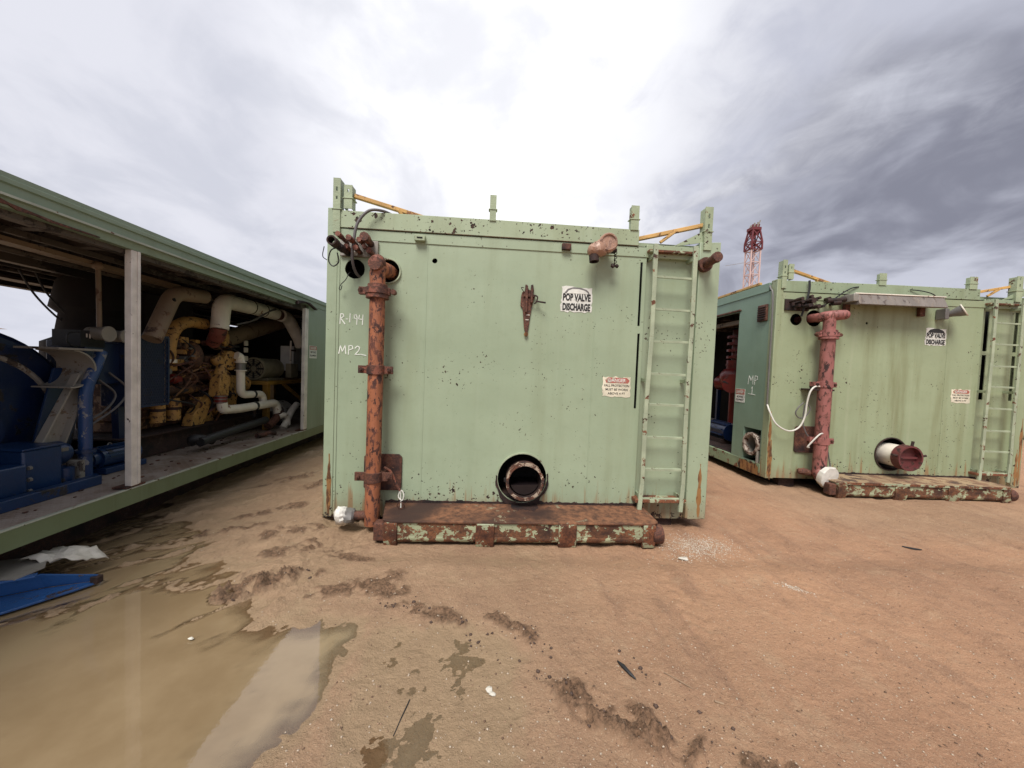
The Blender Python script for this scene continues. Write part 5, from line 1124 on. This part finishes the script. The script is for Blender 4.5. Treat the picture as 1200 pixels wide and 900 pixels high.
top = MB().add(vs, [(j * (nx_ + 1) + i_, j * (nx_ + 1) + i_ + 1, (j + 1) * (nx_ + 1) + i_ + 1, (j + 1) * (nx_ + 1) + i_) for j in range(ny_) for i_ in range(nx_)])
o = SC.part('crumpled_sheet', top, PAPER, angle=20); sm = o.modifiers.new('thickness', 'SOLIDIFY'); sm.thickness = .006
def lay(name, label, cat, pts, r, mat, n=6, flat=False, z=.0):
    P_ = [(x, y, gz(x, y) + (max(r) if isinstance(r, list) else r) * .7 + z) for x, y in pts]
    return single(name, MB().tube(P_, r, n, jit=.15), mat, label, cat)
lay('stick', 'short dark stick on the sand below the container step', 'stick', [(.715, 1.93), (.73, 1.89), (.755, 1.845), (.775, 1.82)], [.004, .011, .009, .003], BLACK)
lay('twig', 'thin brown twig lying on the sand right of the dark stick', 'twig', [(.945, 1.87), (1.0, 1.81), (1.045, 1.76)], [.003, .004, .002], WOODM)
lay('twig', 'pale chip of wood on the sand near the lower right churned mud', 'twig', [(1.12, 1.70), (1.16, 1.69)], [.005, .006], WOODM)
lay('twig', 'thin straight dark twig on the damp sand beside the small wet patches', 'twig', [(-.36, 1.72), (-.375, 1.64), (-.39, 1.55)], [.003, .003, .002], BLACK)
lay('twig', 'dark forked twig on the sky reflection of the puddle', 'twig', [(-.93, 1.73), (-.90, 1.75), (-.88, 1.74)], [.004, .005, .003], BLACK)
lay('twig', 'tiny pale straw at the bottom of the photo left of the wet patches', 'twig', [(-.62, 1.42), (-.53, 1.49)], [.002, .003], WOODM)
lay('twig', 'dark splinter on the dry ground at far right by the gravelly strip', 'twig', [(4.22, 3.56), (4.3, 3.51), (4.36, 3.50)], [.005, .012, .005], BLACK)
single('paper_scrap', MB().ball((.02, 1.775, gz(.02, 1.775) + .006), .017, 8, 5, (1, 1.2, .35), .3).ball((.035, 1.745, gz(.03, 1.745) + .006), .015, 8, 5, (1.2, 1, .3), .3), PAPER, 'white scrap of paper on the wet sand below the step', 'litter')
single('paper_scrap', MB().ball((1.74, 3.20, gz(1.74, 3.2) + .012), .035, 8, 5, (1.3, .8, .3), .3), PAPER, 'white scrap lying by the right end of the rusty step', 'litter')
single('paper_scrap', MB().ball((-1.68, 2.10, .012), .012, 8, 5, (1.3, .8, .4), .3), PAPER, 'small white fleck floating in the puddle left of the mud clump', 'litter')

# ------------------------------------------------------------------ far things
DT = Thing('drilling_derrick', 'distant red and white lattice derrick rising behind the right container', 'tower', Matrix(), (82.7, 120, 0))
cx, cy = 82.7, 120.
def sq(h, z): return [(cx - h, cy - h, z), (cx + h, cy - h, z), (cx + h, cy + h, z), (cx - h, cy + h, z)]
lv = [0, 5, 10, 15, 20, 24, 28, 32, 36, 40, 44]
for k in range(4): DT.part('leg', MB().bar(sq(1.5, 0)[k], sq(1.5, 44)[k], .35, .35), TWW)
m = MB()
for a, b in zip(lv, lv[1:]):
    A, B = sq(1.5, a), sq(1.5, b)
    for k in range(4): m.bar(A[k], B[(k + 1) % 4], .15, .15); m.bar(B[k], B[(k + 1) % 4], .2, .2)
DT.part('lattice', m, TWW, kind='stuff', smooth=False)
DT.part('mast', MB().box(cx - .6, cx - .15, cy - .3, cy + .3, 0, 50), TWR)
for k in range(4): DT.part('upper_leg', MB().bar(sq(1.75, 44)[k], sq(1.75, 46.5)[k], .4, .4).bar(sq(1.75, 46.5)[k], sq(1.15, 50.5)[k], .4, .4), TWR)
m = MB()
for (ha, a, hb, b) in ((1.75, 44, 1.75, 46.5), (1.75, 46.5, 1.15, 50.5)):
    A, B = sq(ha, a), sq(hb, b)
    for k in range(4): m.bar(A[k], B[(k + 1) % 4], .25, .25); m.bar(A[(k + 1) % 4], B[k], .25, .25); m.bar(A[k], A[(k + 1) % 4], .25, .25)
DT.part('lattice', m, TWR, kind='stuff', smooth=False)
DT.part('crown_platform', MB().box(cx - 1.6, cx + 1.5, cy - 1.4, cy + 1.4, 50.4, 51.3).box(cx - 1.0, cx + 1.0, cy - 1, cy + 1, 49.2, 50.4), TWR)
for k, (x, h) in enumerate(((-1.4, .8), (-.8, 1.2), (-.2, 1.7), (.4, 1.3), (.9, 2.0), (1.3, 1.4))): DT.part('crown_gear', MB().bar((cx + x, cy, 51.3), (cx + x + .3, cy, 51.3 + h), .4, .4), TWR if k % 2 else GREYP)
DT.part('boom', MB().bar((cx + 1.0, cy, 51.3), (cx + 1.9, cy, 54), .25, .25), GREYP); DT.part('wire', MB().bar((cx - 2.3, cy, 40), (cx - 9, cy, 38.6), .1, .1), GREYP)
ST2 = Thing('timber_stack', 'stack of weathered timbers far off at the right edge', 'timber stack', Matrix(), (23, 15.5, 0))
for k in range(5):
    for j in range(3): ST2.part('timber', MB().box(20.5 + .1 * (k % 2), 27, 14.6 + j * .5, 15.0 + j * .5, .05 + k * .33, .30 + k * .33), WOODM if (k + j) % 2 else GREYP, .01)
ST3 = Thing('pipe_stack', 'rusty pipes stacked in front of the far timbers at the right edge', 'pipe stack', Matrix(), (18, 11.6, 0))
for k in range(3):
    for j in range(3 - k): ST3.part('pipe', MB().cyl((15.9 + .2 * k, 11.4 + j * .3 + k * .15, .16 + k * .26), (22, 11.6 + j * .3 + k * .15, .16 + k * .26), .14, 14), RUST if (k + j) % 2 else GREYP)
BB = Thing('yellow_boom', 'tip of a pale yellow steel boom seen through the left container', 'boom', FL, (-5.0, 3.0, 0))
BB.part('arm', MB().prism([(1.2, 1.93), (2.78, 1.98), (3.32, 1.955), (2.7, 1.90), (1.2, 1.84)], 'x', -5.05, -4.95), YEL, .004); BB.part('stand', MB().box(-5.08, -4.92, 1.3, 1.45, 0, 1.86), YEL, .01)
